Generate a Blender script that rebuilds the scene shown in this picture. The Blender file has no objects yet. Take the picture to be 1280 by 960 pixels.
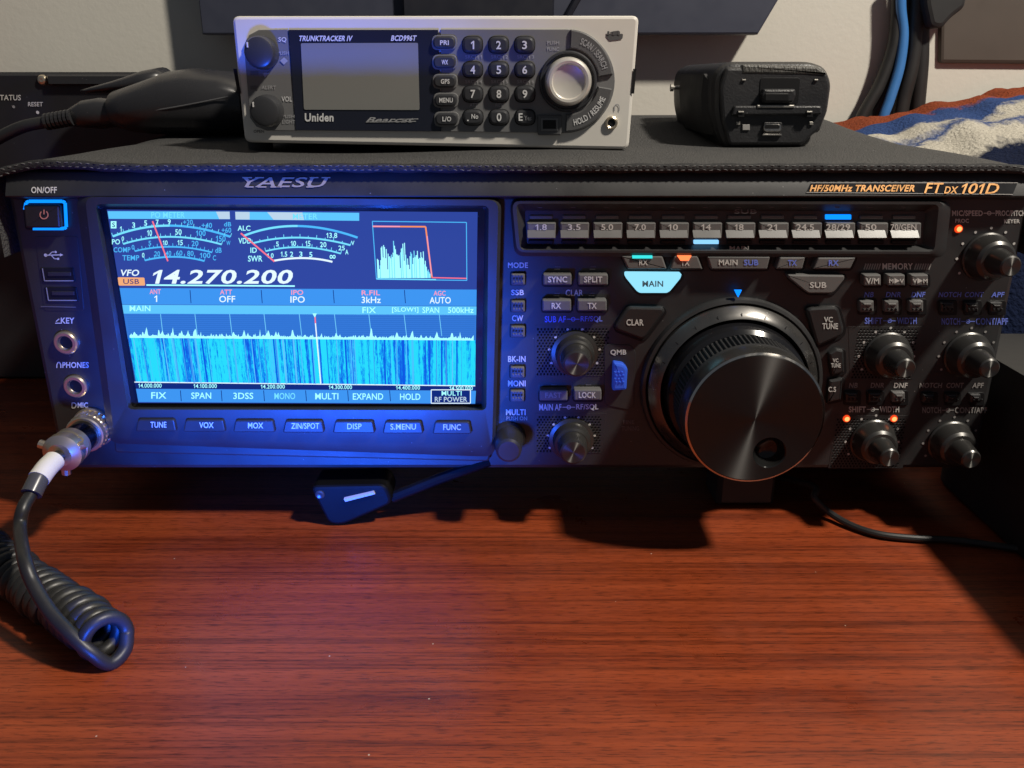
import bpy, bmesh, math, random
from mathutils import Vector, Matrix
random.seed(7)
sc = bpy.context.scene
COL = sc.collection
# ------------------------------------------------------------------ camera model
F_PX, PITCH = 1059.0, 0.34625          # focal length in pixels of the 1280x960 photograph, downward pitch
DESK = 0.145                            # the radio's display top line stands 145 mm over the desk (desk is z = 0)
CAM = Vector((0, -0.35676, 0.0525 + DESK))
_c, _s = math.cos(PITCH), math.sin(PITCH)

def ray(x, y):
    u = (x - 640) / F_PX
    v = -(y - 480) / F_PX
    return Vector((u, _c + v * _s, -_s + v * _c))
def W(x, y, Y=0.0):                     # point of the vertical plane at depth Y
    d = ray(x, y)
    return CAM + d * ((Y - CAM.y) / d.y)
def G(x, y, z=0.0):                     # point of the horizontal plane at height z
    d = ray(x, y)
    return CAM + d * ((z - CAM.z) / d.z)

# ------------------------------------------------------------------ materials
MATS = {}
def mat(name, col, rough=.5, metal=0., spec=.5, emit=None, es=1., bump=0., bscale=400., cvar=0., rvar=.08,
        nscale=60., specks=0., aniso=0., coat=0., stretch=None, dist=.0005):
    if name in MATS: return MATS[name]
    m = bpy.data.materials.new(name); m.use_nodes = True
    nt = m.node_tree; N = nt.nodes; L = nt.links
    b = N['Principled BSDF']
    b.inputs['Base Color'].default_value = (*col, 1)
    b.inputs['Metallic'].default_value = metal
    b.inputs['Specular IOR Level'].default_value = spec
    b.inputs['Roughness'].default_value = rough
    if coat:
        b.inputs['Coat Weight'].default_value = coat; b.inputs['Coat Roughness'].default_value = .12
    tc = N.new('ShaderNodeTexCoord'); mp = N.new('ShaderNodeMapping')
    L.new(tc.outputs['Object'], mp.inputs['Vector'])
    if stretch: mp.inputs['Scale'].default_value = stretch
    n1 = N.new('ShaderNodeTexNoise'); n1.inputs['Scale'].default_value = nscale; n1.inputs['Detail'].default_value = 5
    L.new(mp.outputs[0], n1.inputs['Vector'])
    if rvar:
        r = N.new('ShaderNodeMapRange'); r.inputs[3].default_value = max(.02, rough - rvar); r.inputs[4].default_value = min(1, rough + rvar)
        r.inputs[1].default_value = .3; r.inputs[2].default_value = .7
        L.new(n1.outputs[0], r.inputs[0]); L.new(r.outputs[0], b.inputs['Roughness'])
    src = None
    if cvar:
        mx = N.new('ShaderNodeMix'); mx.data_type = 'RGBA'
        mx.inputs[6].default_value = (*[c * (1 - cvar) for c in col], 1)
        mx.inputs[7].default_value = (*[min(1, c * (1 + cvar)) for c in col], 1)
        L.new(n1.outputs[0], mx.inputs[0]); src = mx.outputs[2]
    if specks:
        v = N.new('ShaderNodeTexVoronoi'); v.inputs['Scale'].default_value = 260
        L.new(tc.outputs['Object'], v.inputs['Vector'])
        lt = N.new('ShaderNodeMath'); lt.operation = 'LESS_THAN'; lt.inputs[1].default_value = .055
        L.new(v.outputs['Distance'], lt.inputs[0])
        n3 = N.new('ShaderNodeTexNoise'); n3.inputs['Scale'].default_value = 90
        L.new(tc.outputs['Object'], n3.inputs['Vector'])
        gt = N.new('ShaderNodeMath'); gt.operation = 'GREATER_THAN'; gt.inputs[1].default_value = .56
        L.new(n3.outputs[0], gt.inputs[0])
        mu = N.new('ShaderNodeMath'); mu.operation = 'MULTIPLY'; L.new(lt.outputs[0], mu.inputs[0]); L.new(gt.outputs[0], mu.inputs[1])
        m2 = N.new('ShaderNodeMath'); m2.operation = 'MULTIPLY'; m2.inputs[1].default_value = specks; L.new(mu.outputs[0], m2.inputs[0])
        mx2 = N.new('ShaderNodeMix'); mx2.data_type = 'RGBA'
        L.new(m2.outputs[0], mx2.inputs[0])
        if src: L.new(src, mx2.inputs[6])
        else: mx2.inputs[6].default_value = (*col, 1)
        mx2.inputs[7].default_value = (.35, .35, .34, 1); src = mx2.outputs[2]
    if src: L.new(src, b.inputs['Base Color'])
    if bump:
        n2 = N.new('ShaderNodeTexNoise'); n2.inputs['Scale'].default_value = bscale; n2.inputs['Detail'].default_value = 4
        L.new(mp.outputs[0], n2.inputs['Vector'])
        bp = N.new('ShaderNodeBump'); bp.inputs['Strength'].default_value = bump; bp.inputs['Distance'].default_value = dist
        L.new(n2.outputs[0], bp.inputs['Height']); L.new(bp.outputs[0], b.inputs['Normal'])
    if aniso:
        b.inputs['Anisotropic'].default_value = aniso; b.inputs['Anisotropic Rotation'].default_value = .25
        t = N.new('ShaderNodeTangent'); t.direction_type = 'RADIAL'; t.axis = 'Y'
        L.new(t.outputs[0], b.inputs['Tangent'])
    if emit:
        b.inputs['Emission Color'].default_value = (*emit, 1); b.inputs['Emission Strength'].default_value = es
    MATS[name] = m
    return m

def s2l(*c): return tuple(((v / 255) / 12.92 if v / 255 < .04045 else ((v / 255 + .055) / 1.055) ** 2.4) for v in c)

M_panel = mat('panel_black', (.022, .022, .023), .5, spec=.7, bump=.25, bscale=2500, specks=.5, cvar=.15, dist=.0001)
M_gloss = mat('gloss_black', (.012, .012, .014), .16, spec=.5, specks=.3, rvar=.05)
M_bezel = mat('bezel_black', (.020, .020, .022), .5, spec=.7, bump=.15, bscale=2500, specks=.4, dist=.0001)
M_dark = mat('recess_black', (.010, .010, .011), .5, spec=.3)
M_key = mat('key_grey', (.14, .138, .135), .34, spec=.5, bump=.1, bscale=1800, cvar=.12, dist=.0001)
M_keyb = mat('key_black', (.022, .022, .023), .42, spec=.55, bump=.15, bscale=2000, specks=.3, dist=.0001)
M_print = mat('print_white', (.64, .63, .60), .6, cvar=.12, nscale=500)
M_pgrey = mat('print_grey', (.30, .29, .28), .6, cvar=.12, nscale=500)
M_pdim = mat('print_dim', (.12, .11, .11), .6, cvar=.12, nscale=500)
M_pblue = mat('print_blue', (.17, .24, .85), .6, cvar=.12, nscale=500)
M_gold = mat('badge_gold', (.62, .31, .10), .38, metal=.35, cvar=.15, nscale=300)
M_silverb = mat('badge_silver', (.44, .37, .27), .35, metal=.25, cvar=.1)
M_knob = mat('knob_black', (.085, .083, .080), .32, metal=.7, spec=.6, rvar=.06)
M_spun = mat('spun_black', (.060, .059, .058), .50, metal=.9, aniso=.97, rvar=.02)
M_spun2 = mat('spun_tip', (.15, .147, .14), .52, metal=.9, aniso=.97, rvar=.02)
M_rubber = mat('rubber_black', (.03, .03, .031), .62, spec=.35, bump=.2, bscale=1500, cvar=.1, dist=.0001)
M_chrome = mat('chrome', (.72, .68, .62), .16, metal=1., rvar=.08, nscale=200)
M_nickel = mat('nickel', (.82, .70, .52), .30, metal=.92, rvar=.03, nscale=60)
M_ring = mat('satin_ring', (.16, .155, .15), .28, metal=.85, rvar=.08)
M_white = mat('white_sleeve', (.75, .72, .64), .5, cvar=.06)
M_cord = mat('cord_black', (.020, .0195, .019), .40, spec=.5, bump=.15, bscale=900, cvar=.12, dist=.0002)
M_silver = mat('silver_paint', (.73, .70, .64), .42, metal=.0, bump=.08, bscale=2500, cvar=.05, dist=.0001)
M_sgrey = mat('scanner_grey', (.17, .17, .172), .45, bump=.08, bscale=2500, cvar=.06, dist=.0001)
M_sgrey2 = mat('scanner_dark_grey', (.10, .10, .102), .42, cvar=.06)
M_swin = mat('scanner_window', (.016, .018, .03), .12, specks=.2)
M_skey = mat('scanner_key', (.040, .041, .045), .34, cvar=.1)
M_sprint = mat('scanner_print', (.72, .72, .72), .5)
M_sprint2 = mat('scanner_print_grey', (.36, .36, .37), .5)
M_lcd = mat('lcd_grey', (.22, .22, .205), .42, cvar=.06, nscale=18)
M_hh = mat('handheld_black', (.022, .022, .024), .45, bump=.5, bscale=900, specks=.35, cvar=.2, dist=.0004)
M_hhs = mat('handheld_scuff_glint', (.10, .098, .09), .40, bump=1., bscale=420, cvar=.3, specks=.8, dist=.001, stretch=(2.4, .5, 1))
M_mon = mat('monitor_plastic', (.045, .050, .078), .55, cvar=.1)
M_mond = mat('monitor_dark', (.012, .013, .022), .5)
M_box = mat('case_black', (.016, .016, .019), .5, bump=.2, bscale=1200, specks=.3, dist=.0001)
M_adapt = mat('adapter_black', (.03, .03, .033), .28, bump=.15, bscale=1600, specks=.3, dist=.0001)
M_cblack = mat('cable_black', (.022, .022, .022), .5, cvar=.1)
M_cblue = mat('cable_blue', (.05, .20, .52), .42, cvar=.08)
M_caster = mat('caster_black', (.012, .012, .013), .6)
# lights of the radio
def em(name, col, es=1., rough=.2):
    return mat(name, (.004, .004, .005), rough, spec=0., emit=col, es=es, rvar=.03)
E_bg = em('screen_navy', s2l(50, 74, 165), .9)
E_bar = em('screen_bar', s2l(62, 150, 240))
E_bar2 = em('screen_bar_bright', s2l(96, 200, 255))
E_band = em('screen_lower_band', s2l(52, 120, 215))
E_txt = em('screen_cyan', s2l(165, 250, 255), 1.15)
E_arc = em('screen_arc', s2l(120, 225, 255), 1.05)
E_arcd = em('screen_arc_dim', s2l(80, 190, 255))
E_white = em('screen_white', s2l(225, 245, 255), 1.1)
E_pale = em('screen_pale', s2l(190, 215, 235))
E_red = em('screen_red', s2l(255, 120, 140))
E_pink = em('screen_pink', s2l(255, 160, 185))
E_orange = em('screen_orange', s2l(245, 175, 120))
E_line = em('screen_line', s2l(45, 110, 200))
E_grid = em('screen_grid', s2l(120, 215, 255))
E_navy = em('screen_deep', s2l(14, 40, 120))
E_trace = em('filter_trace', s2l(255, 150, 90))
E_led_b = em('led_blue', s2l(10, 130, 255), 1.6)
E_led_lb = em('led_pale_blue', s2l(140, 205, 255), 1.2)
E_led_c = em('led_cyan', s2l(60, 230, 230), 1.1)
E_led_r = em('led_red', (1.0, .16, .05), 2.2)
E_led_o = em('led_orange', (1.0, .40, .12), 1.7)
E_led_rim = em('led_rim', (1.0, .07, .012), 1.0)
E_main = em('main_key_lit', s2l(150, 228, 255), 1.05)
E_qmb = mat('qmb_blue', s2l(52, 92, 205), .35, emit=s2l(30, 60, 170), es=.35)

def waterfall_mat():
    m = bpy.data.materials.new('waterfall'); m.use_nodes = True
    nt = m.node_tree; N = nt.nodes; L = nt.links; b = N['Principled BSDF']
    b.inputs['Base Color'].default_value = (.004, .004, .005, 1); b.inputs['Roughness'].default_value = .2; b.inputs['Specular IOR Level'].default_value = 0.
    tc = N.new('ShaderNodeTexCoord')
    def noise(sc_, scale, det, rough=.6):
        mp = N.new('ShaderNodeMapping'); mp.inputs['Scale'].default_value = scale
        L.new(tc.outputs['Object'], mp.inputs['Vector'])
        n = N.new('ShaderNodeTexNoise'); n.inputs['Scale'].default_value = sc_; n.inputs['Detail'].default_value = det
        n.inputs['Roughness'].default_value = rough
        L.new(mp.outputs[0], n.inputs['Vector']); return n.outputs[0]
    a = noise(430, (1, .01, .030), 8, .8); c = noise(110, (1, .01, .012), 3); d = noise(1100, (1, .01, .22), 4, .85)
    ad = N.new('ShaderNodeMath'); ad.operation = 'MULTIPLY_ADD'; ad.inputs[1].default_value = .50
    L.new(c, ad.inputs[0]); L.new(a, ad.inputs[2])
    ad2 = N.new('ShaderNodeMath'); ad2.operation = 'MULTIPLY_ADD'; ad2.inputs[1].default_value = .50
    L.new(d, ad2.inputs[0]); L.new(ad.outputs[0], ad2.inputs[2])
    r = N.new('ShaderNodeValToRGB'); e = r.color_ramp.elements
    e[0].position = .84; e[0].color = (*s2l(12, 84, 220), 1)
    e[1].position = 1.0; e[1].color = (*s2l(40, 225, 255), 1)
    x = r.color_ramp.elements.new(.91); x.color = (*s2l(16, 118, 240), 1)
    x = r.color_ramp.elements.new(.97); x.color = (*s2l(20, 170, 250), 1)
    L.new(ad2.outputs[0], r.inputs[0]); L.new(r.outputs[0], b.inputs['Emission Color'])
    b.inputs['Emission Strength'].default_value = .96
    return m
M_wf = waterfall_mat()

def honey_mat():
    m = mat('honeycomb_black', (.03, .03, .033), .38, spec=.5)
    nt = m.node_tree; N = nt.nodes; L = nt.links; b = N['Principled BSDF']
    tc = N.new('ShaderNodeTexCoord'); mp = N.new('ShaderNodeMapping'); mp.inputs['Scale'].default_value = (1, 0, 1)
    L.new(tc.outputs['Object'], mp.inputs[0])
    v = N.new('ShaderNodeTexVoronoi'); v.inputs['Scale'].default_value = 640; v.inputs['Randomness'].default_value = .12
    L.new(mp.outputs[0], v.inputs['Vector'])
    bp = N.new('ShaderNodeBump'); bp.inputs['Strength'].default_value = 1; bp.inputs['Distance'].default_value = .00028
    L.new(v.outputs['Distance'], bp.inputs['Height']); L.new(bp.outputs[0], b.inputs['Normal'])
    return m
M_honey = honey_mat()
M_hole = mat('punched_hole', (.006, .006, .006), .7, spec=.1)

def wood_mat():
    m = bpy.data.materials.new('mahogany'); m.use_nodes = True
    nt = m.node_tree; N = nt.nodes; L = nt.links; b = N['Principled BSDF']
    tc = N.new('ShaderNodeTexCoord')
    def noise(scale, sc_, det, rough=.6, dist=0):
        mp = N.new('ShaderNodeMapping'); mp.inputs['Scale'].default_value = scale
        mp.inputs['Rotation'].default_value = (0, 0, math.radians(-.9))
        L.new(tc.outputs['Object'], mp.inputs['Vector'])
        n = N.new('ShaderNodeTexNoise'); n.inputs['Scale'].default_value = sc_; n.inputs['Detail'].default_value = det
        n.inputs['Roughness'].default_value = rough; n.inputs['Distortion'].default_value = dist
        L.new(mp.outputs[0], n.inputs['Vector']); return n.outputs[0]
    big = noise((.035, 1, 1), 60, 4, .55)          # broad dark bands
    fine = noise((.028, 1, 1), 480, 8, .82)        # grain lines
    pore = noise((.09, 1, 1), 1500, 3, .6)       # short pores
    blot = noise((.5, 1, 1), 14, 3, .5)
    r = N.new('ShaderNodeValToRGB'); e = r.color_ramp.elements
    e[0].position = .30; e[0].color = (.095, .0125, .0048, 1)
    e[1].position = .70; e[1].color = (.345, .066, .0195, 1)
    x = e.new(.48); x.color = (.235, .041, .0122, 1)
    x = e.new(.58); x.color = (.290, .053, .0155, 1)
    lines = noise((.010, 1, 1), 95, 5, .6)       # thin dark figure lines that run the length of the board
    mx = N.new('ShaderNodeMath'); mx.operation = 'MULTIPLY_ADD'; mx.inputs[1].default_value = .66
    L.new(fine, mx.inputs[0])
    m3 = N.new('ShaderNodeMath'); m3.operation = 'MULTIPLY_ADD'; m3.inputs[1].default_value = .58; L.new(big, m3.inputs[0])
    m4 = N.new('ShaderNodeMath'); m4.operation = 'MULTIPLY_ADD'; m4.inputs[1].default_value = .22; m4.inputs[2].default_value = -.22
    L.new(blot, m4.inputs[0]); L.new(m4.outputs[0], m3.inputs[2]); L.new(m3.outputs[0], mx.inputs[2])
    L.new(mx.outputs[0], r.inputs[0])
    pr = N.new('ShaderNodeMapRange'); pr.inputs[1].default_value = .38; pr.inputs[2].default_value = .47; pr.inputs[3].default_value = .55; pr.inputs[4].default_value = 1
    L.new(pore, pr.inputs[0])
    mm = N.new('ShaderNodeMix'); mm.data_type = 'RGBA'; mm.blend_type = 'MULTIPLY'; mm.inputs[0].default_value = 1
    L.new(r.outputs[0], mm.inputs[6]); L.new(pr.outputs[0], mm.inputs[7])
    ds = N.new('ShaderNodeMath'); ds.operation = 'SUBTRACT'; ds.inputs[1].default_value = .47; L.new(lines, ds.inputs[0])
    da = N.new('ShaderNodeMath'); da.operation = 'ABSOLUTE'; L.new(ds.outputs[0], da.inputs[0])
    dr = N.new('ShaderNodeMapRange'); dr.inputs[1].default_value = .0; dr.inputs[2].default_value = .035; dr.inputs[3].default_value = .58; dr.inputs[4].default_value = 1; L.new(da.outputs[0], dr.inputs[0])
    ml = N.new('ShaderNodeMix'); ml.data_type = 'RGBA'; ml.blend_type = 'MULTIPLY'; ml.inputs[0].default_value = 1
    L.new(mm.outputs[2], ml.inputs[6]); L.new(dr.outputs[0], ml.inputs[7]); mm = ml
    # dust specks lying on the varnish
    v = N.new('ShaderNodeTexVoronoi'); v.inputs['Scale'].default_value = 70; L.new(tc.outputs['Object'], v.inputs['Vector'])
    lt = N.new('ShaderNodeMath'); lt.operation = 'LESS_THAN'; lt.inputs[1].default_value = .022; L.new(v.outputs['Distance'], lt.inputs[0])
    m5 = N.new('ShaderNodeMix'); m5.data_type = 'RGBA'; L.new(lt.outputs[0], m5.inputs[0]); L.new(mm.outputs[2], m5.inputs[6]); m5.inputs[7].default_value = (.5, .42, .36, 1)
    L.new(m5.outputs[2], b.inputs['Base Color'])
    sm = noise((1, 1, 1), 16, 6, .7, .6)
    rr = N.new('ShaderNodeMapRange'); rr.inputs[1].default_value = .36; rr.inputs[2].default_value = .64; rr.inputs[3].default_value = .25; rr.inputs[4].default_value = .50
    L.new(sm, rr.inputs[0]); L.new(rr.outputs[0], b.inputs['Roughness'])
    bp = N.new('ShaderNodeBump'); bp.inputs['Strength'].default_value = .18; bp.inputs['Distance'].default_value = .0003
    L.new(pore, bp.inputs['Height']); L.new(bp.outputs[0], b.inputs['Normal'])
    b.inputs['Specular IOR Level'].default_value = .42
    return m
M_wood = wood_mat()

def wall_mat():
    return mat('painted_wall', (.68, .655, .585), .8, spec=.2, bump=.25, bscale=220, cvar=.05, nscale=9, dist=.0008)
M_wall = wall_mat()

def fabric_mat():
    m = mat('cover_canvas', (.078, .077, .076), .85, spec=.25, bump=1., bscale=1000, cvar=.5, nscale=700, specks=.8, dist=.0016)
    return m
M_fab = fabric_mat()
M_hem = mat('cover_hem', (.028, .028, .029), .7, spec=.3, bump=.6, bscale=1500, cvar=.2, dist=.0004)
M_thread = mat('thread_grey', (.12, .12, .12), .7, cvar=.3, nscale=800)

def blanket_mat():
    m = mat('blanket', (.2, .2, .2), .95, spec=.1, bump=1., bscale=420, dist=.002)
    nt = m.node_tree; N = nt.nodes; L = nt.links; b = N['Principled BSDF']
    at = N.new('ShaderNodeUVMap')
    sp = N.new('ShaderNodeSeparateXYZ'); L.new(at.outputs[0], sp.inputs[0])
    n = N.new('ShaderNodeTexNoise'); n.inputs['Scale'].default_value = 7; n.inputs['Detail'].default_value = 5; n.inputs['Roughness'].default_value = .65
    mp = N.new('ShaderNodeMapping'); mp.inputs['Scale'].default_value = (1.5, 1, 1)
    L.new(at.outputs[0], mp.inputs[0]); L.new(mp.outputs[0], n.inputs['Vector'])
    ma = N.new('ShaderNodeMath'); ma.operation = 'MULTIPLY_ADD'; ma.inputs[1].default_value = .26
    L.new(n.outputs[0], ma.inputs[0]); L.new(sp.outputs[1], ma.inputs[2])
    r = N.new('ShaderNodeValToRGB'); e = r.color_ramp.elements; r.color_ramp.interpolation = 'LINEAR'
    nav = (.007, .012, .036, 1); blu = (.035, .070, .20, 1); whi = (.50, .47, .40, 1); org = (.27, .062, .026, 1)
    e[0].position = .0; e[0].color = nav
    e[1].position = 1.; e[1].color = org
    for p, c in ((.50, nav), (.53, whi), (.63, whi), (.66, blu), (.70, whi), (.75, whi), (.78, blu), (.88, blu), (.91, org)):
        x = e.new(p); x.color = c
    L.new(ma.outputs[0], r.inputs[0])
    f = N.new('ShaderNodeTexNoise'); f.inputs['Scale'].default_value = 500; tc = N.new('ShaderNodeTexCoord'); L.new(tc.outputs['Object'], f.inputs['Vector'])
    fr = N.new('ShaderNodeMapRange'); fr.inputs[3].default_value = .78; fr.inputs[4].default_value = 1.14; L.new(f.outputs[0], fr.inputs[0])
    mm = N.new('ShaderNodeMix'); mm.data_type = 'RGBA'; mm.blend_type = 'MULTIPLY'; mm.inputs[0].default_value = 1
    L.new(r.outputs[0], mm.inputs[6]); L.new(fr.outputs[0], mm.inputs[7])
    for l in list(L):
        if l.to_socket == b.inputs['Base Color']: L.remove(l)
    L.new(mm.outputs[2], b.inputs['Base Color'])
    return m
M_blanket = blanket_mat()

# ------------------------------------------------------------------ mesh builder
_TXT, _GL, _WD = {}, {}, {}
def font_mesh(body, off):
    cu = bpy.data.curves.new('lettering', 'FONT'); cu.body = body; cu.size = 1; cu.offset = off; cu.resolution_u = 3
    ob = bpy.data.objects.new('lettering', cu); COL.objects.link(ob)
    me = bpy.data.meshes.new_from_object(ob.evaluated_get(bpy.context.evaluated_depsgraph_get()))
    vs = [(v.co.x, v.co.y) for v in me.vertices]; fs = [tuple(p.vertices) for p in me.polygons]
    bpy.data.objects.remove(ob); bpy.data.curves.remove(cu); bpy.data.meshes.remove(me)
    return vs, fs
def glyph(c, off):                       # outline of one character and the width it advances
    if (c, off) not in _GL:
        if c == ' ': _GL[c, off] = ([], [], .26)
        elif c == '1':                   # a figure one with a flag, unlike the plain bar of the built-in face
            h = max(y for x, y in font_mesh('7', 0)[0]) + off; w = .085 + 2 * off; x = .19 - off
            vs = [(x, -off), (x + w, -off), (x + w, h), (x + w * .3, h), (.03, h - .17), (.03, h - .19 - w), (x, h - .16)]
            _GL[c, off] = (vs, [(0, 1, 2, 3), (0, 3, 6), (6, 3, 4, 5)], .40)
        else:
            vs, fs = font_mesh(c, off)
            if 'H' not in _WD: _WD['H'] = max(x for x, y in font_mesh('H', 0)[0])
            _GL[c, off] = (vs, fs, max(x for x, y in font_mesh(c + 'H', 0)[0]) - _WD['H'])
    return _GL[c, off]
def text_mesh(s, shear, off):
    k = (s, shear, off)
    if k not in _TXT:
        V, Fc, pen = [], [], 0.
        for c in s:
            vs, fs, adv = glyph(c, off); n = len(V)
            V += [(x + pen + shear * y, y) for x, y in vs]; Fc += [tuple(i + n for i in f) for f in fs]; pen += adv + off * 1.2
        x0 = min(x for x, y in V); x1 = max(x for x, y in V); y0 = min(y for x, y in V); y1 = max(y for x, y in V)
        _TXT[k] = ([((x - x0) / (x1 - x0), (y - y0) / max(1e-6, y1 - y0)) for x, y in V], Fc)
    return _TXT[k]

def rpoly(pts, r, n=4):
    out = []; k = len(pts)
    for i in range(k):
        a, b, c = Vector(pts[i - 1]), Vector(pts[i]), Vector(pts[(i + 1) % k])
        d1 = (a - b); d2 = (c - b)
        q = min(r, d1.length * .48, d2.length * .48)
        p, s = b + d1.normalized() * q, b + d2.normalized() * q
        for j in range(n + 1):
            t = j / n
            out.append(tuple((1 - t) ** 2 * p + 2 * t * (1 - t) * b + t * t * s))
    return out
def rect(x0, x1, y0, y1): return [(x0, y0), (x1, y0), (x1, y1), (x0, y1)]
def inset2(poly, d):
    n = len(poly); out = []
    ar = sum(poly[i - 1][0] * poly[i][1] - poly[i][0] * poly[i - 1][1] for i in range(n))
    sg = 1 if ar > 0 else -1
    for i in range(n):
        a, b, c = Vector(poly[i - 1]), Vector(poly[i]), Vector(poly[(i + 1) % n])
        e1 = (b - a); e2 = (c - b)
        if e1.length < 1e-9: e1 = e2
        if e2.length < 1e-9: e2 = e1
        e1 = e1.normalized(); e2 = e2.normalized()
        nn = Vector((-(e1.y + e2.y), e1.x + e2.x))
        if nn.length < 1e-6: nn = Vector((-e1.y, e1.x))
        out.append(tuple(b + nn.normalized() * d * sg))
    return out
def catmull(pts, n=8):
    P = [Vector(p) for p in pts]; P = [P[0] * 2 - P[1]] + P + [P[-1] * 2 - P[-2]]
    out = []
    for i in range(1, len(P) - 2):
        a, b, c, d = P[i - 1], P[i], P[i + 1], P[i + 2]
        for j in range(n):
            t = j / n
            out.append(.5 * ((2 * b) + (c - a) * t + (2 * a - 5 * b + 4 * c - d) * t * t + (3 * b - a - 3 * c + d) * t ** 3))
    out.append(P[-2].copy())
    return out

class MB:
    def __init__(self): self.bm = bmesh.new(); self.mats = []
    def mi(self, m):
        if m not in self.mats: self.mats.append(m)
        return self.mats.index(m)
    def face(self, pts, m):
        vs = [self.bm.verts.new(p) for p in pts]
        f = self.bm.faces.new(vs); f.material_index = self.mi(m); return f
    def loft(self, loops, m, cap0=True, cap1=True, closed=True):
        R = [[self.bm.verts.new(p) for p in lp] for lp in loops]; k = self.mi(m); n = len(R[0])
        for a, b in zip(R[:-1], R[1:]):
            for i in range(n if closed else n - 1):
                f = self.bm.faces.new((a[i], a[(i + 1) % n], b[(i + 1) % n], b[i])); f.material_index = k
        for c, q in ((cap0, R[0]), (cap1, R[-1])):
            if c:
                f = self.bm.faces.new(q); f.material_index = k
        return R
    def padw(self, poly, Y0, Y1, ch, m, mtop=None, cap0=False):   # poly in world (X, Z); Y1 < Y0 is nearer the viewer
        i1 = inset2(poly, ch * .35); i2 = inset2(poly, ch)
        L_ = [[(x, Y0, z) for x, z in poly], [(x, Y1 + ch, z) for x, z in poly], [(x, Y1 + ch * .3, z) for x, z in i1], [(x, Y1, z) for x, z in i2]]
        self.loft(L_, m, cap0, mtop is None)
        if mtop: self.face(L_[-1], mtop)
    def pad(self, px, Y0, Y1, ch, m, mtop=None, r=0, plane=None, n=4):
        if r: px = rpoly(px, r, n)
        pl = Y0 if plane is None else plane
        self.padw([(W(x, y, pl).x, W(x, y, pl).z) for x, y in px], Y0, Y1, ch, m, mtop)
    def flat(self, px, Y, m, r=0):
        if r: px = rpoly(px, r)
        self.face([W(x, y, Y) for x, y in px], m)
    def line(self, pts, w, Y, m):           # ribbon in the plane Y along pixel points, w in pixels
        pts = [Vector(p) for p in pts]
        for i in range(len(pts) - 1):
            a, b = pts[i], pts[i + 1]; d = (b - a)
            if d.length < 1e-6: continue
            nrm = Vector((-d.y, d.x)).normalized() * w / 2
            self.flat([a + nrm, b + nrm, b - nrm, a - nrm], Y, m)
    def text(self, s, x0, x1, y0, y1, Y, m, shear=0, off=.012, xform=None, slope=0):
        vs, fs = text_mesh(s, shear, off)
        k = self.mi(m); V = []
        for u, v in vs:
            px = x0 + (x1 - x0) * u; py = y1 + (y0 - y1) * v + slope * (u - .5)
            V.append(self.bm.verts.new(W(px, py, Y) if xform is None else xform(u, v)))
        for f in fs:
            try:
                q = self.bm.faces.new([V[i] for i in f]); q.material_index = k
            except ValueError: pass
    def box(self, x0, x1, y0, y1, z0, z1, m, ch=0):
        poly = [(x0, z0), (x1, z0), (x1, z1), (x0, z1)]
        if ch:
            i = inset2(poly, ch)
            self.loft([[(x, y1, z) for x, z in i], [(x, y1 - ch, z) for x, z in poly], [(x, y0 + ch, z) for x, z in poly], [(x, y0, z) for x, z in i]], m)
        else:
            self.loft([[(x, y1, z) for x, z in poly], [(x, y0, z) for x, z in poly]], m)
    def lathe(self, c, prof, m, n=48, Y=0., cap=True, teeth=None):   # axis along -Y, prof = (distance out, radius)
        loops = []
        for k, (d, r) in enumerate(prof):
            lp = []
            for i in range(n):
                a = 2 * math.pi * i / n; q = r
                if teeth and teeth[0] <= k <= teeth[1] and (i // teeth[3]) % 2: q = r - teeth[2]
                lp.append((c[0] + q * math.cos(a), Y - d, c[1] + q * math.sin(a)))
            loops.append(lp)
        if isinstance(m, (list, tuple)):
            for i in range(len(loops) - 1): self.loft(loops[i:i + 2], m[i], False, cap and i == len(loops) - 2)
        else: self.loft(loops, m, False, cap)
    def disc(self, px, py, r, Y, m, n=20):
        c = W(px, py, Y); self.face([(c.x + r * math.cos(2 * math.pi * i / n), Y, c.z + r * math.sin(2 * math.pi * i / n)) for i in range(n)], m)
    def tube(self, path, r, m, n=12, caps=True):
        P = [Vector(p) for p in path]; up = Vector((0.13, 0.21, 1)).normalized(); loops = []; prev = None
        for i, p in enumerate(P):
            t = (P[min(i + 1, len(P) - 1)] - P[max(i - 1, 0)]).normalized()
            if prev is None:
                a = t.cross(up)
                if a.length < 1e-4: a = t.cross(Vector((1, 0, 0)))
            else: a = prev - t * prev.dot(t)
            a.normalize(); prev = a; b = t.cross(a)
            rr = r(i / (len(P) - 1)) if callable(r) else r
            loops.append([p + a * rr * math.cos(2 * math.pi * k / n) + b * rr * math.sin(2 * math.pi * k / n) for k in range(n)])
        self.loft(loops, m, caps, caps)
    def build(self, name, parent=None, angle=23, smooth=True):
        bm = self.bm
        bmesh.ops.recalc_face_normals(bm, faces=bm.faces)
        me = bpy.data.meshes.new(name); bm.to_mesh(me); bm.free()
        for m in self.mats: me.materials.append(m)
        if smooth:
            me.polygons.foreach_set('use_smooth', [True] * len(me.polygons)); me.set_sharp_from_angle(angle=math.radians(angle))
        o = bpy.data.objects.new(name, me); COL.objects.link(o)
        if parent:
            o.parent = parent
            if parent.type == 'EMPTY': o.matrix_parent_inverse = Matrix.Translation(-parent.location)   # part meshes are written in world coordinates
        return o
def tag(o, label=None, cat=None, group=None, kind=None):
    for k, v in (('label', label), ('category', cat), ('group', group), ('kind', kind)):
        if v: o[k] = v
    return o
def thing(name, loc, label, cat, group=None):
    o = bpy.data.objects.new(name, None); COL.objects.link(o); o.location = loc; o.empty_display_size = .02
    return tag(o, label, cat, group)

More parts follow.
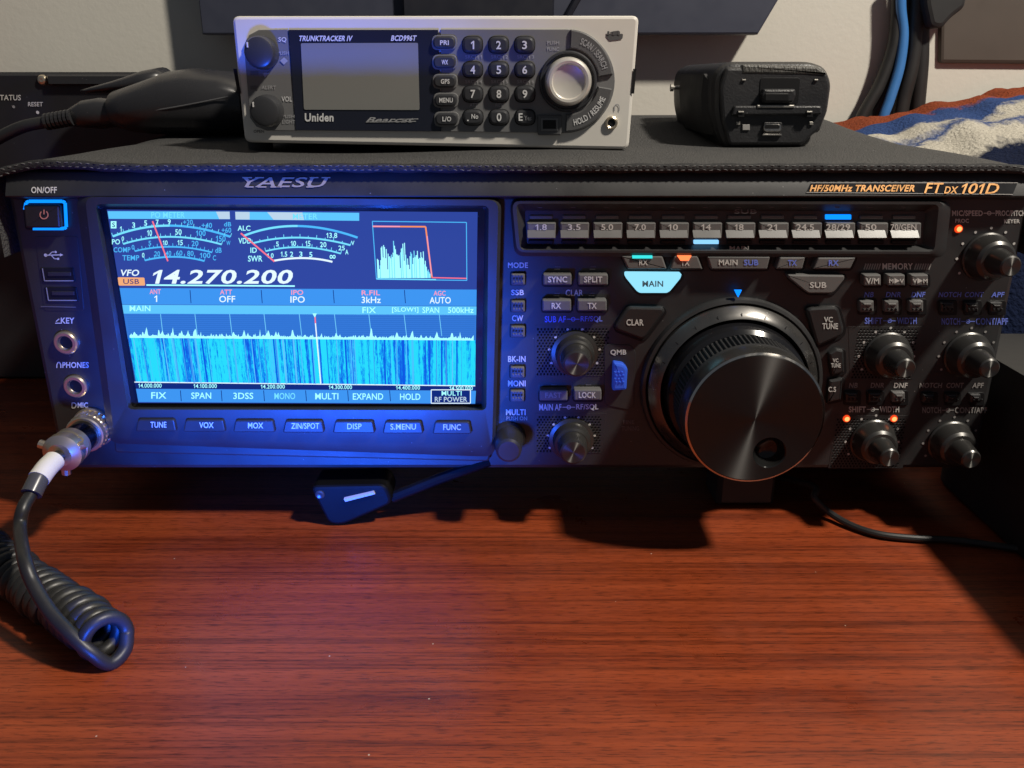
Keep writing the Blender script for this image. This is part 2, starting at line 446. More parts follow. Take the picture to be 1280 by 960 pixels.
# ------------------------------------------------------------------ setting: desk and wall
b = MB(); b.box(-1.1, 1.1, -.75, .60, -.03, 0, M_wood, .002); tag(b.build('desk_top'), kind='structure')
WALL_Y = .47
b = MB(); b.box(-1.4, 1.5, WALL_Y, WALL_Y + .08, -.5, 1.6, M_wall); tag(b.build('wall'), kind='structure')

# ------------------------------------------------------------------ the transceiver
TX = thing('radio_transceiver', (0, .12, 0), 'large black amateur radio transceiver with lit blue display standing on the desk', 'transceiver')
ZT, ZB = .1625, .0265
b = MB()
PX0, PX1 = -.2095, .2155
b.padw(rpoly([(PX0, ZB), (PX1, ZB), (PX1, ZT), (PX0, ZT)], .004), .02, 0., .0025, M_panel, cap0=True)
# printed lettering of the panel
Yp = -.00025
def T(s, x0, x1, y0, y1, m=M_print, Y=Yp, shear=0, off=.024, mb=None, slope=0): (mb or b).text(s, x0, x1, y0, y1, Y, m, shear, off, slope=slope)
T('KEY', 76, 93, 397, 404.5); b.line([(69, 404), (76, 404)], 1.2, Yp, M_print); b.line([(70, 402), (74, 398.5)], 1.2, Yp, M_print)
T('PHONES', 78, 111, 452.5, 460)
b.line([(71, 460), (71, 456), (72.5, 453), (74.5, 453), (76, 456), (76, 460)], 1.3, Yp, M_print)
T('MIC', 97, 110, 503, 510); b.line([(90, 503.5), (90, 510), (93, 510), (95, 508), (95, 505), (93, 503.5), (90, 503.5)], 1.1, Yp, M_print)
# usb trident
b.line([(57, 319), (76, 318.6)], 1.2, Yp, M_print); b.disc(57, 319, .0007, Yp, M_print)
b.line([(61, 319), (65, 315), (69, 315)], 1.0, Yp, M_print); b.line([(64, 319), (68, 323.5), (72, 323.5)], 1.0, Yp, M_print)
b.flat([(75, 316.6), (79, 318.6), (75, 320.6)], Yp, M_print); b.disc(69.5, 315, .0005, Yp, M_print); b.flat(rect(71.5, 74, 322.3, 324.8), Yp, M_print)
for s, x0, x1, y0, y1 in (('MODE', 635, 660, 328, 335), ('SSB', 639, 655, 362, 369), ('CW', 640, 654, 394, 401.5), ('BK-IN', 635, 657, 445, 452.5),
                          ('MONI', 635, 657, 475.5, 483), ('MULTI', 632.5, 657, 511.5, 519), ('CLAR', 707, 729, 362, 370)):
    T(s, x0, x1, y0, y1)
T('PUSH ON', 633, 659, 520.5, 525.5, M_pgrey)
T('FINE', 779, 793, 525, 530, M_pdim); T('TUNING', 777, 799, 532.5, 538.5, M_pdim)
def dual(l, r, x0, xm, x1, y0, y1, m):
    w = (y1 - y0)
    T(l, x0, xm - w * 1.15, y0, y1, m); T(r, xm + w * 1.15, x1, y0, y1, m)
    ym = (y0 + y1) / 2
    b.line([(xm - w * 1.0, ym), (xm + w * 1.0, ym)], 1, Yp, m)
    b.line([(xm + 2.4 * math.cos(a * math.pi / 4), ym + 2.4 * math.sin(a * math.pi / 4)) for a in range(9)], 1, Yp - .00005, m)
dual('SUB AF', 'RF/SQL', 681, 716.5, 753, 395, 403, M_pblue)
dual('MAIN AF', 'RF/SQL', 674, 711, 748, 505, 513, M_print)
dual('SHIFT', 'WIDTH', 1081, 1112, 1146, 397, 405, M_pblue)
dual('NOTCH', 'CONT/APF', 1177, 1210, 1260, 397.5, 406, M_pblue)
dual('SHIFT', 'WIDTH', 1061, 1091, 1124, 508, 515.5, M_print)
dual('NOTCH', 'CONT/APF', 1153, 1185, 1234, 509, 516.5, M_pgrey)
dual('MIC/SPEED', 'PROC/PITCH', 1190, 1236.5, 1282, 263, 270, M_print)
T('PROC', 1194, 1211, 273.5, 278.5); T('KEYER', 1255, 1275, 274, 279)
T('MEMORY', 1103, 1141, 329, 337)
for x0 in (1080, 1143):
    for i in range(7): b.line([(x0 + i * 3, 337), (x0 + 2.6 + i * 3, 329.5)], 1.7, Yp, M_pgrey)
for s, x0, x1 in (('NB', 1080, 1092), ('DNR', 1107, 1126), ('DNF', 1139, 1157), ('NOTCH', 1173, 1202), ('CONT', 1206, 1230), ('APF', 1239, 1256)):
    T(s, x0, x1, 365, 371.5, M_pblue, shear=.2)
for s, x0, x1, m in (('NB', 1061, 1072, M_pgrey), ('DNR', 1088, 1105, M_pgrey), ('DNF', 1117, 1135, M_print), ('NOTCH', 1149, 1178, M_pgrey), ('CONT', 1183, 1205, M_pgrey), ('APF', 1215, 1230, M_pgrey)):
    T(s, x0, x1, 478.5, 485, m, shear=.2)
for x in (697, 741): b.line([(x - 3, 333.5), (x + 4, 333.5)], 1.4, Yp, M_pdim); b.line([(x - 4, 336.5), (x + 3, 336.5)], 1.2, Yp, M_pgrey)
for x in (696, 740): b.line([(x - 3, 366.5), (x + 4, 366.5)], 1.4, Yp, M_pdim); b.line([(x - 4, 369.5), (x + 3, 369.5)], 1.2, Yp, M_pgrey)
for x in (692, 735): b.line([(x - 3, 481), (x + 4, 481)], 1.2, Yp, M_pdim)
def dots(cx, cy, r, a0, a1, k, m=M_print):
    c = W(cx, cy)
    for i in range(k):
        a = math.radians(a0 + (a1 - a0) * i / (k - 1))
        p = (c.x + r * math.cos(a), c.z + r * math.sin(a))
        b.face([(p[0] + .0006 * math.cos(j * math.pi / 4), Yp, p[1] + .0006 * math.sin(j * math.pi / 4)) for j in range(8)], m)
KN = [(1108, 443, 1132, 463), (1208, 443, 1236, 464), (1090, 550, 1108, 577), (1187, 552, 1211, 580), (1232, 321, 1261, 339)]
for i, (x, y, _, _) in enumerate(KN): dots(x, y, .0122, 215, -35, 9, M_print if i in (0, 2, 4) else M_pgrey)
dots(718, 441, .0112, 205, -25, 8); dots(714, 548, .0108, 205, -25, 8, M_print)
panel = b.build('front_panel', TX)

b = MB()   # the body behind the panel
b.box(-.207, .213, .020, .262, .030, .1595, M_panel, .003)
b.build('case', TX)

# brand and badge on the sloping fascia over the display and the band keys
FZ1, FZ2, FY1, FY2 = .1618, W(640, 246, -.0062).z, -.0014, -.0062
_fn = Vector((0, -(FZ1 - FZ2), (FY1 - FY2))).normalized()
def WF(x, y, off=.0003):
    d = ray(x, y); p0 = Vector((0, FY1, FZ1)) + _fn * off
    return CAM + d * ((p0 - CAM).dot(_fn) / d.dot(_fn))
b = MB()
q = rpoly([(FY1, FZ1), (FY2, FZ2), (.001, FZ2 - .0022), (.001, FZ1)], .0009, 3)
b.loft([[(X_, y, z) for y, z in q] for X_ in (PX0 + .003, PX1 - .003)], M_panel); b.build('fascia', TX)
def ftext(b, s_, x0, x1, y0, y1, m, shear, off, lift=.0004):
    b.text(s_, 0, 1, 0, 1, 0, m, shear, off, xform=lambda u, v: WF(x0 + (x1 - x0) * u, y1 + (y0 - y1) * v, lift))
b = MB(); ftext(b, 'ON/OFF', 39, 71, 233.5, 241.5, M_print, 0, .024); b.build('power_lettering', TX)
b = MB(); ftext(b, 'YAESU', 303, 411, 221.5, 234, M_silverb, .28, .012)
for i, (x0, x1) in enumerate(((303, 315), (319, 330), (308, 317), (322, 333), (338, 350), (345, 352), (383, 392), (387, 398), (402, 413))):
    y = 222 if i in (0, 1, 7, 8) else 233.6
    b.face([WF(x0, y - .8, .0005), WF(x1, y - .8, .0005), WF(x1, y + .8, .0005), WF(x0, y + .8, .0005)], M_silverb)
b.build('brand_lettering', TX)
b = MB()
b.face([WF(x, y, .0003) for x, y in [(1014, 228.5), (1272, 228.5), (1266, 243), (1008, 240.5)]], M_gloss)
for p, q_ in (((1014, 228.5), (1272, 228.5)), ((1266, 243), (1008, 240.5))):
    b.face([WF(p[0], p[1] - .4, .0004), WF(q_[0], q_[1] - .4, .0004), WF(q_[0], q_[1] + .4, .0004), WF(p[0], p[1] + .4, .0004)], M_pgrey)
ftext(b, 'HF/50MHz TRANSCEIVER', 1012, 1143, 231, 239.5, M_gold, .3, .03, .0006)
ftext(b, 'FT', 1155, 1180, 228.5, 241.5, M_gold, .3, .012, .0006); ftext(b, 'DX', 1180, 1198, 233, 241.8, M_gold, .3, .02, .0006); ftext(b, '101D', 1202, 1249, 229, 242.3, M_gold, .3, .012, .0006)
b.build('model_badge', TX)

# ---- display with its bezel
b = MB()
def wl(px, Y): return [W(x, y, Y) for x, y in px]
o0 = rpoly([(101, 243), (627, 247), (619, 566), (142, 549)], 14)
o1 = rpoly([(106, 246), (623, 250), (615, 560), (143, 546)], 13)
def shift_to(px, Y, Yn):   # same world X/Z, other depth
    return [Vector((p.x, Yn, p.z)) for p in wl(px, Y)]
i1 = rpoly([(119, 255), (611, 257), (608, 513), (160, 512)], 7)
i0 = rpoly([(126, 259), (606, 260), (602, 507), (166, 508)], 4)
b.loft([shift_to(o0, 0, -.0002), shift_to(o0, 0, -.0045), wl(o1, -.0065), wl(i1, -.0065), shift_to(i0, 0, -.0008)], M_bezel, False, False)
b.face(shift_to(rpoly([(120, 255), (611, 256), (607, 513), (160, 513)], 4), 0, -.0006), M_gloss)
BZ = b.build('display_bezel', TX)
# step under the bezel
b = MB()
b.pad(rpoly([(146, 546), (614, 558), (612, 573), (148, 562)], 5), 0, -.004, .001, M_bezel)
b.build('bezel_lip', TX)
names = [('TUNE', 172, 223, 188, 208), ('VOX', 231, 284, 249, 267), ('MOX', 293, 346, 310, 329), ('ZIN/SPOT', 355, 407, 364, 399), ('DISP', 417, 470, 434, 452), ('S.MENU', 479, 530, 488, 520), ('FUNC', 541, 590, 554, 576)]
for i, (s, x0, x1, t0, t1) in enumerate(names):
    b = MB(); dy = i * .5; Y = -.0065
    b.pad(rpoly([(x0 + 3, 522 + dy), (x1 - 3, 522 + dy), (x1, 537 + dy), (x0, 537 + dy)], 3), Y + .0003, Y - .0022, .0006, M_keyb)
    yy = Y - .0024
    b.text(s, t0, t1, 527.3 + dy, 534.6 + dy, yy, M_print)
    b.build('soft_key', BZ)

def display():
    b = MB(); Y = -.0010; y1, y2, y3, y4 = Y - .0001, Y - .0002, Y - .0003, Y - .0004
    def edge(y):                                    # left and right screen edges at pixel row y
        t = (y - 262) / 243.; return 133.5 + 39.5 * t, 597 - 3 * t
    def band(ya, yb, m, Yq, xa=None, xb=None, da=0):
        l0, r0 = edge(ya); l1, r1 = edge(yb)
        b.flat([(xa if xa is not None else l0, ya), (xb if xb is not None else r0, ya + da), (xb if xb is not None else r1, yb + da), (xa if xa is not None else l1, yb)], Yq, m)
    b.flat([(133.5, 262), (597, 265), (594, 505), (173, 503.5)], Y, E_bg)
    # meters
    b.flat([(134.5, 264), (287, 264.5), (287.5, 274), (136, 273.5)], y1, E_bar2)
    b.flat([(270, 264.6), (287, 264.6), (287.3, 273.8), (274, 273.8)], y2, E_pale)
    b.text('PO METER', 189, 231, 265, 272.3, y2, E_arc)
    b.flat([(294, 264.7), (449, 266), (449, 276), (294.5, 274.5)], y1, E_bar2)
    b.flat([(294, 264.8), (312, 265), (312, 274.4), (294.5, 274.3)], y2, E_pale); b.flat([(334, 265.2), (378, 265.6), (380, 275), (342, 274.6)], y2, E_pale)
    b.text('METER', 366, 397, 267, 274, y3, E_arc)
    def arc(p0, p1, p2, w, m, m2=None, split=1., ticks=20, tl=2.6):
        # quadratic through three points
        pts = []
        for i in range(25):
            t = i / 24
            l0 = (t - .5) * (t - 1) / .5; l1 = t * (t - 1) / -.25; l2 = t * (t - .5) / .5
            pts.append((p0[0] * l0 + p1[0] * l1 + p2[0] * l2, p0[1] * l0 + p1[1] * l1 + p2[1] * l2))
        k = int(24 * split)
        b.line(pts[:k + 1], w, y1, m)
        if k < 24: b.line(pts[k:], w, y1, m2 or m)
        for i in range(ticks + 1 if ticks else 0):
            q = i / ticks * 24; j = min(23, int(q)); f = q - j
            x = pts[j][0] * (1 - f) + pts[j + 1][0] * f; y = pts[j][1] * (1 - f) + pts[j + 1][1] * f
            b.line([(x, y), (x + (x - p1[0]) * .02, y - (tl if i % 2 else tl * 1.7))], .8, y1, m)
    arc((141, 295.5), (212, 282), (288, 296), 2.7, E_arc, E_arcd, .5)
    arc((154, 305), (213, 296), (277, 305.5), 2.2, E_arc)
    arc((168.5, 314), (216, 308.5), (265, 315.5), 2.0, E_arcd)
    arc((181, 325.5), (218, 321), (255.5, 326.3), 2.2, E_arcd, ticks=12)
    arc((304, 295), (372, 282.5), (447, 297), 2.7, E_arc, E_arcd, .5, ticks=0)
    arc((316, 304), (375, 297), (438, 306.5), 2.2, E_arc, ticks=12)
    arc((332, 314), (378, 309), (426, 317), 2.0, E_arc, ticks=16)
    arc((342, 326), (380, 322.6), (415.5, 327.3), 2.4, E_white, ticks=0)
    def lab(s, x0, x1, ya, yb, m=E_txt): b.text(s, x0, x1, ya, yb, y2, m, off=.014)
    b.flat(rect(138.5, 145.5, 276.5, 285.5), y1, E_txt); b.text('S', 140.2, 143.8, 278, 284, y2, E_navy)
    for s, x, y in (('1', 151, 286), ('3', 167, 281), ('5', 182, 278.5), ('7', 196.5, 277.5), ('9', 211.5, 277)):
        lab(s, x - (1 if s == '1' else 1.9), x + (1 if s == '1' else 1.9), y - 3, y + 3.6)
    lab('+20', 229, 241, 274.5, 281, E_arcd); lab('+40', 252, 265, 278.5, 285, E_arcd); lab('dB', 280, 289, 277.5, 283, E_arcd); lab('+60', 277, 289, 284.5, 291, E_arcd)
    lab('PO', 140, 150, 299, 305.5); lab('0', 152, 155, 295.5, 301); lab('10', 184, 190, 287.5, 295); lab('50', 219, 227, 286.5, 293.5); lab('100', 245, 257, 288, 295, E_arcd); lab('150', 270, 282, 294.5, 302, E_arcd); lab('W', 283, 288, 301, 306.5, E_arcd)
    lab('COMP', 142, 163, 309, 315.5, E_arcd); lab('0', 164.5, 168, 306, 312, E_arcd); lab('5', 185.5, 189, 301, 307, E_arcd); lab('10', 203.5, 209.5, 300.5, 306.5); lab('15', 222, 228.5, 300, 306.5); lab('20', 239.5, 248, 301, 307.5, E_arcd); lab('dB', 269, 277, 309.5, 316, E_arcd)
    lab('TEMP', 153, 174, 319, 325.5, E_arcd); lab('0', 177.5, 180.5, 316, 322); lab('20', 193, 200, 314, 320.5, E_arcd); lab('40', 207, 214, 313.5, 320, E_arcd); lab('60', 220, 228, 313, 319.5, E_arcd); lab('80', 234, 242, 313.5, 320, E_arcd); lab('100', 250, 263, 316, 322.5, E_arcd); lab('C', 266, 270, 319, 325.5, E_arcd)
    lab('ALC', 297, 313, 282, 288.5); lab('VDD', 298, 314, 297.5, 304.5); lab('ID', 313, 321, 309.5, 316); lab('SWR', 310, 328, 319.5, 327)
    lab('13.8', 408, 421.5, 291, 297.5); lab('V', 439, 443, 301, 306.5); lab('5', 345, 348.5, 302, 308); lab('10', 363.5, 370, 301, 307.5); lab('15', 382, 388, 301, 308); lab('20', 400, 408, 302.5, 309); lab('25', 423, 431, 307, 313); lab('A', 431.5, 435.5, 312, 318)
    lab('1.0', 334, 342, 316.5, 322.5); lab('1.5', 351, 359, 314.5, 321); lab('2', 362.5, 366.5, 314.5, 321); lab('3', 374, 378, 314.5, 321); lab('5', 386.5, 390.5, 315, 321.5); lab('∞', 412, 419.5, 318.5, 323.5)
    b.line([(190.6, 276.5), (209.8, 326.5)], 1.9, y3, E_red); b.line([(301, 291.5), (343, 327)], 2.0, y3, E_red)
    # vfo and frequency
    b.text('VFO', 151, 174, 337, 345, y1, E_white, shear=.15, off=.02)
    b.flat(rpoly([(147, 346.5), (180.5, 347), (181.5, 357), (148.5, 357)], 1.5), y1, E_orange); b.text('USB', 154, 174, 348.7, 355, y2, mat('usb_print', s2l(120, 70, 50), .6))
    b.text('14.270.200', 191, 366, 337.2, 355, y1, E_white, shear=.16, off=.022)
    b.line([(183, 356.3), (368.5, 357.6)], 1.9, y1, E_txt)
    # filter scope
    q = [(465.4, 276.6), (583, 278), (583.6, 350.5), (470.6, 349), (465.4, 276.6)]
    b.flat(q[:4], y1, E_bg)
    b.line(q, 1.1, y3, E_arcd); b.line([(470.6, 348.6), (545, 349.6)], 1.6, y3, E_arc)
    rnd = random.Random(3); x = 472.; H = []
    while x < 538:
        h = 30 + 8 * math.sin(x * .5) + rnd.uniform(-7, 9)
        if rnd.random() < .18: h -= 14
        h *= min(1, (540 - x) / 14)
        H.append((x, h)); x += 1.05
    for x, h in H:
        sh = 1.5
        b.flat([(x, 347.5), (x + 1.1, 347.5), (x + 1.1 - sh * h / 40, 347.5 - h), (x - sh * h / 40, 347.5 - h)], y2, E_txt if rnd.random() < .7 else E_arc)
    b.line([(466, 283), (532, 283.4), (540, 347)], 1.9, y4, E_trace); b.line([(540, 347), (583, 348)], 1.4, y4, E_red)
    b.line([(466, 282.7), (500, 283)], 1.5, y4 - .0001, E_pink); b.line([(534, 295), (539.5, 345)], 1.2, y4 - .0001, E_pink)
    # function row
    band(360, 380.5, E_bar, y1, da=2)
    for x in (238, 327, 417, 506): b.line([(x - .5, 362.5), (x + .8, 379)], .9, y2, E_navy)
    def two(a, c, xa, xb, xc, xd, dy):
        b.text(a, xa, xb, 361.5 + dy, 367.6 + dy, y2, E_pink); b.text(c, xc, xd, 369.3 + dy, 377.4 + dy, y2, E_white)
    two('ANT', '1', 187, 201, 193, 196.5, 0); two('ATT', 'OFF', 275, 290, 274, 294, .5); two('IPO', 'IPO', 364, 379, 363, 381, 1); two('R.FIL', '3kHz', 452, 475, 452, 476, 1.5); two('AGC', 'AUTO', 542, 557, 537, 563.5, 2)
    band(381, 392, E_bar2, y1, da=2)
    b.text('MAIN', 162, 188, 382, 389, y2, E_txt)
    for s, xa, xb in (('FIX', 453, 470), ('[SLOW1]', 490, 523), ('SPAN', 528, 549), ('500kHz', 560, 592)): b.text(s, xa, xb, 384, 391.3, y2, E_txt)
    # spectrum
    band(392, 424, E_band, y1, da=1.5)
    for i in range(11):
        ya = 394 + i * 2.5; l, r = edge(ya); b.line([(l + 3, ya), (r - 2, ya + 2)], .8, y2, E_line)
    for x in (201.6, 244.6, 288, 331, 375, 419, 462, 506, 550): b.line([(x - 1, 392.5), (x + 2.2, 420)], .8, y3, E_grid)
    rnd = random.Random(11)
    pts = [(161, 419.5)]; x = 162.; pk = {168: 5, 183: 11, 203: 7, 216: 6, 227: 7, 235: 6, 244: 9, 292: 6, 305: 8, 335: 7, 345: 6, 366: 9, 420: 5, 464: 8, 496: 7, 515: 8, 546: 8, 565: 6}
    while x < 593:
        h = rnd.expovariate(.75) + .3
        for c, a in pk.items():
            h += a * max(0, 1 - abs(x - c) / 2.4)
        pts.append((x, 420.2 + 3.6 * (x - 162) / 431 - min(h, 13))); x += 1.0
    for p, q in zip(pts[1:-1], pts[2:]):
        base = 422.2 + 3.4 * (p[0] - 162) / 431
        b.flat([(p[0], base), (q[0], base), (q[0], q[1]), (p[0], p[1])], y4, E_txt)
    # waterfall
    b.flat([(160, 421.8), (594.6, 425.2), (594, 482.5), (170, 477.5)], y3, M_wf)
    for i in range(70):
        x = rnd.uniform(165, 590); t = (x - 165) / 425; dx = (1 - t) * 9.5 - t * .6
        if rnd.random() < .5: x = rnd.choice(list(pk)) + rnd.uniform(-1.5, 1.5); t = (x - 165) / 425; dx = (1 - t) * 9.5 - t * .6
        ya = 422 + 3.4 * t; yb = 477.6 + 4.8 * t
        b.line([(x, ya), (x + dx, yb)], rnd.choice((.5, .7, .8, 1.3)), y4, rnd.choice((E_arcd, E_bar2, E_arcd, E_bar)))
    for i in range(26):
        x = rnd.uniform(165, 590); t = (x - 165) / 425; dx = (1 - t) * 9.5 - t * .6
        b.line([(x, 422.3 + 3.4 * t), (x + dx, 477.4 + 4.8 * t)], rnd.uniform(.6, 2.2), y4 + .00005, em('screen_streak', s2l(10, 88, 225)))
    b.line([(393.5, 393), (394.3, 404)], 1.6, y4 - .0001, E_red); b.line([(394.3, 404), (401, 480)], 1.5, y4 - .0001, E_white)
    b.flat([(390.5, 391.8), (396, 391.8), (393.5, 397)], y4 - .0002, E_txt)
    # frequency axis and soft-key captions
    b.flat([(168, 477.5), (594, 482.3), (594, 488), (170, 485.5)], y3, E_navy); b.line([(168, 477.6), (594, 482.4)], 1.2, y4, E_white)
    for s, xa, xb in (('14.000.000', 173, 202), ('14.100.000', 242, 271), ('14.200.000', 326, 356), ('14.300.000', 411, 440), ('14.400.000', 495, 525), ('14.500.000', 562, 591)):
        t = (xa - 173) / 400; b.text(s, xa, xb, 479.3 + 3.6 * t, 484.6 + 3.2 * t, y4, E_txt)
    b.flat([(170, 486), (595, 488.5), (594, 504.5), (173, 502.5)], y3, E_bar)
    for i, x in enumerate((226, 277, 330, 382.5, 435, 487.5)): b.line([(x - .5, 488), (x + .6, 501.5)], .9, y4, E_navy)
    for s, xa, xb, m in (('FIX', 189, 208, E_txt), ('SPAN', 239, 264, E_txt), ('3DSS', 291.6, 316.6, E_txt), ('MONO', 343, 369, E_arc), ('MULTI', 394, 423, E_txt), ('EXPAND', 441, 479, E_txt), ('HOLD', 500, 525.5, E_txt)):
        t = (xa - 173) / 420 * 2.2; b.text(s, xa, xb, 490.2 + t, 498.2 + t, y4, m)
    b.flat(rect(539, 588, 487.3, 504), y4 - .0001, E_navy); b.line(rect(539, 588, 487.3, 504) + [(539, 487.3)], 1.1, y4 - .0002, E_white)
    b.text('MULTI', 552, 577, 488.6, 494.6, y4 - .0002, E_txt); b.text('RF POWER', 543.5, 584, 496, 502.4, y4 - .0002, E_pale)
    return b.build('display', BZ, smooth=False)
display()

# ---- power button, usb ports, jacks
b = MB()
b.pad(rpoly([(29, 249), (83, 249), (85, 287), (33, 287)], 4), 0, -.0012, .0004, M_dark)
b.pad(rpoly([(34, 255), (79, 255), (80.5, 283.5), (37, 283.5)], 3), -.0008, -.0042, .0008, M_keyb)
b.line([(55 + 5 * math.sin(math.radians(a)), 268.5 - 5 * math.cos(math.radians(a))) for a in range(35, 326, 15)], 1.4, -.0044, mat('print_orange', (.75, .30, .18), .5)); b.line([(55, 262), (55, 268)], 1.4, -.0044, MATS['print_orange'])
PB = b.build('power_button', TX)
b = MB()
b.line([(31, 262), (32.5, 253.5), (36, 251.6), (78, 251.6), (81.5, 253.5), (83, 284), (80, 285.6), (41, 285.6)], 4.2, -.0015, E_led_b)
b.build('light_ring', PB)
for k, (x0, x1, y0, y1) in enumerate(((53, 92, 335.5, 351), (58, 96, 359.5, 375.5))):
    b = MB()
    b.pad(rpoly([(x0 - 2, y0 - 1), (x1, y0 - 1), (x1 + 3, y1 + 1), (x0 + 1, y1 + 1)], 1), 0, -.0006, .0002, M_dark)
    b.line([(x0, y0), (x0 + 2.6, y1), (x1, y1)], 1.3, -.0008, M_pgrey)
    b.pad(rect(x0 + 8, x1 - 2, y0 + 4, y0 + 9), 0, -.0010, .0002, M_bezel)
    b.build('usb_port', TX)
b = MB(); b.line([(51, 383), (95, 384)], 1.4, -.0004, M_pdim); b.pad(rpoly([(45, 295), (98, 295), (106, 388), (56, 388)], 4), .0005, -.0002, .0001, M_bezel); b.build('usb_cover_recess', TX)
for (x, y) in ((84, 427.5), (96, 482)):
    b = MB(); c = W(x, y); c = (c.x, c.z)
    b.lathe(c, [(0, .0052), (.0016, .0052), (.0022, .0046), (.0022, .0034), (.0008, .0031), (-.006 + .0065, .0029)], M_nickel, cap=False)
    b.lathe(c, [(.0004, .0031), (.0003, .0001)], M_dark)
    b.build('phone_jack', TX)
b = MB(); c = W(118, 533); b.lathe((c.x, c.z), [(0, .0094), (.0015, .0094), (.0022, .0089), (.0022, .0075)], M_nickel); b.build('microphone_socket', TX)

# ---- band strip
b = MB(); Y = -.005
so = rpoly([(637, 249), (1184, 250), (1176, 320), (643, 318)], 12); s1 = rpoly([(640, 251), (1181, 252), (1173, 317.5), (646, 315.5)], 11)
s2 = rpoly([(645, 254.5), (1174, 255.5), (1168, 314.5), (650, 312.5)], 7)
s3 = rpoly([(656, 263), (1156, 264), (1152, 306), (659, 305)], 3)
b.loft([shift_to(so, 0, -.0002), shift_to(so, 0, -.0038), wl(s1, -.005), wl(s2, -.005), shift_to(s3, 0, -.0006)], M_panel, False, True)
for k in range(12):
    x = 658 + 41.3 * k
    b.line([(x + 14, 259.3), (x + 20, 259.3)], .9, -.0045 + .0012, M_pdim)
b.text('SUB', 918, 946, 261.5, 267, -.0035, M_pdim); b.text('MAIN', 912, 936, 307.5, 313, -.0040, M_pgrey)
STRIP = b.build('band_selector', TX)
bl = ['1.8', '3.5', '5.0', '7.0', '10', '14', '18', '21', '24.5', '28/29', '50', '70/GEN']
tw = [14, 16, 15, 14, 12, 12, 11, 12, 22, 30, 14, 32]
for k, s in enumerate(bl):
    x0 = 658.5 + 41.25 * k - .35 * max(0, k - 9); x1 = x0 + 36
    b = MB()
    b.pad(rpoly([(x0, 277), (x1, 277), (x1 - .5, 297), (x0 + .5, 297)], 1.5), -.0006, -.0040, .0006, M_key)
    # lower half of the key is a step that faces up
    P = [W(x0 + .8, 287.5, -.004), W(x1 - .8, 287.5, -.004), W(x1 - 1, 296, -.004), W(x0 + 1, 296, -.004)]
    up = [Vector((p.x, -.0042 if i < 2 else -.0062, p.z)) for i, p in enumerate(P)]
    b.face(up, M_key); b.face([up[3], up[2], Vector((P[2].x, -.004, P[2].z - .0002)), Vector((P[3].x, -.004, P[3].z - .0002))], M_key)
    cx = (x0 + x1) / 2
    b.text(s, cx - tw[k] / 2, cx + tw[k] / 2, 280.2, 287.6, -.0045, M_print)
    b.build('band_button', STRIP)
    lit = k == 9
    b = MB()
    b.pad(rpoly(rect(x0 + 3.5, x1 - 4, 269, 273.4) if not lit else rect(x0 + 1.5, x1 - 2.5, 268, 274), 1), -.0006, -.0016, .0003, E_led_b if lit else M_key)
    o = b.build('band_lamp', STRIP)
    if lit: o['label'] = 'upper band lamp glowing deep blue over the 28/29 key'
    lit = k == 5
    b = MB()
    b.pad(rpoly(rect(x0 + 2, x1 - 3, 299.6, 304.6), 1), -.0006, -.0018, .0003, E_led_lb if lit else M_dark)
    o = b.build('band_lamp', STRIP)
    if lit: o['label'] = 'lower band lamp glowing pale blue under the 14 key'

# ---- keys
def key(name, poly, txts, m=M_key, Y1=-.0048, ch=.0006, r=2, rim=True, label=None, texm=M_print):
    b = MB()
    if rim: b.padw(inset2([(W(x, y).x, W(x, y).z) for x, y in rpoly(poly, r + 1)], -.0007), .0002, -.0006, .0002, M_dark)
    b.pad(rpoly(poly, r), -.0004, Y1, ch, m, plane=Y1)
    for t in txts:
        s, x0, x1, y0, y1 = t[:5]; b.text(s, x0, x1, y0, y1, Y1 - .00025, t[5] if len(t) > 5 else texm, off=.024)
    o = b.build(name, TX)
    if label: o['label'] = label
    return o
for (x0, x1, y0, y1) in ((639, 656, 341, 355), (639, 656, 375, 388.5), (638.5, 656, 406.5, 420), (638, 655.5, 457, 470.5), (638, 655, 486.5, 500)):
    b = MB()
    b.pad(rpoly(rect(x0 - 1.5, x1 + 1.5, y0 - 1.5, y1 + 1.5), 2), 0, -.0005, .0002, M_dark)
    b.pad(rpoly(rect(x0, x1, y0, y1), 2), 0, -.0026, .0008, M_key)
    for i in range(4):
        for j in range(3):
            b.pad(rect(x0 + 2.2 + i * 3.6, x0 + 4.4 + i * 3.6, y0 + 2.2 + j * 3.8, y0 + 4.4 + j * 3.8), -.0026, -.0031, .0002, M_dark if j == 1 else M_key, plane=-.0026)
    b.build('mode_button', TX)
key('function_key', rect(679, 714.5, 343, 356.5), [('SYNC', 685, 709, 345.5, 353)]); key('function_key', rect(723, 760, 343, 356.5), [('SPLIT', 730, 753, 345.5, 353)])
key('function_key', rect(678, 714, 375, 389), [('RX', 689.5, 701.5, 378.5, 386)]); key('function_key', rect(722, 758.5, 375, 389), [('TX', 734.5, 746, 378.5, 386)])
key('function_key', rect(674.5, 709.5, 488, 501), [('FAST', 681.5, 702, 490.5, 497.5, M_pgrey)]); key('function_key', rect(717.5, 752, 487.5, 500.5), [('LOCK', 723.5, 745, 490, 497.5)])
key('receive_key', [(777, 320), (828, 320), (833.5, 336.5), (785, 336.5)], [('RX', 799, 810, 324.5, 331.5)]); key('transmit_key', [(843, 320), (872, 320), (878.5, 337), (838, 337)], [('TX', 851, 862, 325, 332)])
key('main_sub_key', [(884, 321), (963, 321), (959, 337), (889, 337)], [('MAIN', 898.5, 922, 324.5, 331.5), ('SUB', 930, 948, 324.5, 331.8, M_pblue)])
